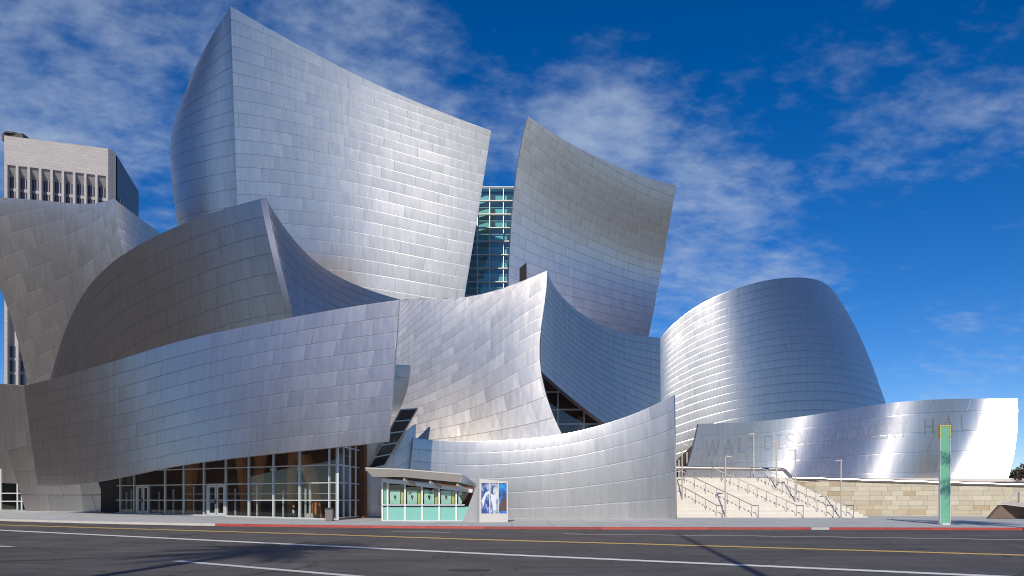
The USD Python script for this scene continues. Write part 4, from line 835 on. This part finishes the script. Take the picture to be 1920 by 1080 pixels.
# palm whose shadow lies on the road
def palm(pb, ph, label, seed):
    pb = np.array(pb); pt = thing('palm_tree', label, 'palm tree', pb)
    tr = [pb + [.25 * math.sin(t * 2), 0, ph * t] for t in np.linspace(0, 1, 9)]
    obj('trunk', cat([rod(a, b, .24 - .01 * i, .23 - .01 * i, 9) for i, (a, b) in enumerate(zip(tr[:-1], tr[1:]))]), BARK, pt)
    rg = np.random.default_rng(seed)
    for k in range(52):
        az, el = k * 2.4, rg.uniform(-.6, 1.2); ln = rg.uniform(2.8, 4.0); P = []; d = np.array([math.cos(az) * math.cos(el), math.sin(az) * math.cos(el), math.sin(el)]); p = tr[-1].copy()
        for s in range(9): P.append(p.copy()); p = p + d * ln / 8; d = d + [0, 0, -.13]; d /= np.linalg.norm(d)
        v, f = [], []
        for s in range(1, 9):
            t_ = P[s] - P[s - 1]; t_ /= np.linalg.norm(t_); sd_ = np.cross(t_, [0, 0, 1.0]); sd_ /= np.linalg.norm(sd_) + 1e-9
            for sg in (-1, 1):
                for h_ in (0, .5):
                    b0 = P[s - 1] + (P[s] - P[s - 1]) * h_; tip = b0 + sd_ * sg * .75 * math.sin(math.pi * (s + h_) / 10 + .25) + t_ * .4 + np.array([0, 0, -.12]); i = len(v); v += [b0 - t_ * .06, b0 + t_ * .08, tip]; f.append([i, i + 1, i + 2])
            i = len(v); v += [P[s - 1] + sd_ * .02, P[s - 1] - sd_ * .02, P[s] - sd_ * .02, P[s] + sd_ * .02]; f += [[i, i + 1, i + 2], [i, i + 2, i + 3]]
        obj('frond', (np.array(v), np.array(f)), PALMG, pt, smooth=False)
palm([-10.3, 5.4, 0.10], 12.0, 'palm tree left of the camera whose shadow falls on the road', 21)
palm([26.4, 29.6, 0.0], 13.2, 'palm tree beyond the right edge casting a shadow on the pavement by the pylon', 22)
# street light whose shadow crosses the road at the right
sb = np.array([3.2, -2.0, 0.0]); sl = thing('street_light', 'tall street light right of the camera whose shadow crosses the road', 'street light', sb)
hs = 24.5
obj('pole', rod(sb, sb + [0, 0, hs], .15, .10), POLE, sl); obj('arm', rod(sb + [0, 0, hs - .3], sb + [-1.6, .4, hs + .2], .06, .045), POLE, sl); obj('lantern', bevel_box(sb[0] - 2.2, sb[0] - 1.5, sb[1] + .25, sb[1] + .55, hs + .1, hs + .28, .05), POLE, sl); obj('base', trimesh.creation.cylinder(.28, .5, sections=16, transform=trimesh.transformations.translation_matrix(sb + [0, 0, .25])), POLE, sl)
def block(name, label, x0, x1, y0, y1, h, mat):
    t = thing(name, label, 'building', ((x0 + x1) / 2, (y0 + y1) / 2, 0)); obj('wall', box(x0, x1, y0, y1, 0, h), mat, t, smooth=False)
    for z in np.arange(3.2, h - 2, 3.8):
        for y in np.arange(y0 + 1, y1 - 2.6, 4.0): obj('window', box(x1 - .1, x1 + .06, y, y + 1.7, z, z + 1.9), DGLASS, t, smooth=False)
block('brown_office', 'long unseen brown office block added beyond the left edge to be mirrored in the steel', -96, -64, 48, 96, 36, BROWNB)  # unseen blocks, added so that the sails mirror something brown
block('brown_office', 'lower unseen brown block added behind the left of the street to be mirrored in the steel', -100, -66, -46, 2, 30, BROWNB)
# seated visitor behind the lobby glass
def body(chain_list, rl=.018):
    M = m3.Manifold()
    for (a, ra), (b, rb2) in chain_list:
        s = m3.Manifold.sphere(ra, 16).translate(tuple(map(float, a))) + m3.Manifold.sphere(rb2, 16).translate(tuple(map(float, b))); M = M + s.hull()
    M = M.refine_to_length(rl * 2); mm = M.to_mesh(); t = trimesh.Trimesh(mm.vert_properties[:, :3], mm.tri_verts, process=True); trimesh.smoothing.filter_taubin(t, iterations=8); return t
pp = lob_off(on_lobby(533), .9); pz = zf(pp); 
pe = thing('person', 'person in black and white sitting low behind the lobby glass', 'person', (*pp, pz))
J = lambda x, y, z: np.array([pp[0] + x, pp[1] + y, pz + z])
sk = [((J(0, .05, .16), .13), (J(0, .03, .35), .12)), ((J(0, .03, .35), .12), (J(0, .0, .56), .13)), ((J(-.15, 0, .58), .06), (J(.15, 0, .58), .06)), ((J(0, 0, .6), .05), (J(0, -.02, .7), .05)),
      ((J(-.09, .02, .14), .085), (J(-.14, -.36, .30), .065)), ((J(-.14, -.36, .30), .062), (J(-.1, -.42, .07), .045)), ((J(.09, .02, .14), .085), (J(.14, -.36, .30), .065)), ((J(.14, -.36, .30), .062), (J(.1, -.42, .07), .045)),
      ((J(-.1, -.42, .06), .045), (J(-.1, -.56, .04), .035)), ((J(.1, -.42, .06), .045), (J(.1, -.56, .04), .035)), ((J(-.18, 0, .57), .05), (J(-.22, -.12, .35), .042)), ((J(-.22, -.12, .35), .042), (J(-.1, -.32, .34), .03)),
      ((J(.18, 0, .57), .05), (J(.22, -.12, .35), .042)), ((J(.22, -.12, .35), .042), (J(.1, -.32, .34), .03)), ((J(0, -.02, .76), .085), (J(0, -.035, .83), .092)), ((J(0, -.11, .775), .02), (J(0, -.125, .765), .014))]
obj('body', body(sk), simple('clothes_black', (.025, .025, .03), .8), pe, smooth=60)
hd = body([((J(0, -.025, .755), .088), (J(0, -.04, .83), .094)), ((J(0, -.125, .79), .018), (J(0, -.135, .775), .016))]); obj('head', hd, simple('skin', (.42, .25, .17), .6), pe, smooth=60)
hr = body([((J(0, .005, .80), .095), (J(0, -.02, .865), .098))]); obj('hair', hr, simple('hair_brown', (.10, .05, .025), .7), pe, smooth=60)
obj('shirt_front', body([((J(-.03, -.1, .36), .05), (J(-.02, -.115, .52), .05)), ((J(.03, -.1, .36), .05), (J(.02, -.115, .52), .05))]), simple('shirt_white', (.7, .7, .68), .8), pe, smooth=60)
bp = lob_off(on_lobby(557), 1.2); bz_ = zf(bp)
tag(obj('bench_block', bevel_box(bp[0] - .35, bp[0] + .35, bp[1] - .25, bp[1] + .25, bz_, bz_ + .34, .03), simple('pale_block', (.62, .52, .36), .6)), 'small pale block seat behind the lobby glass beside the seated person', 'seat')
print(COUNT)
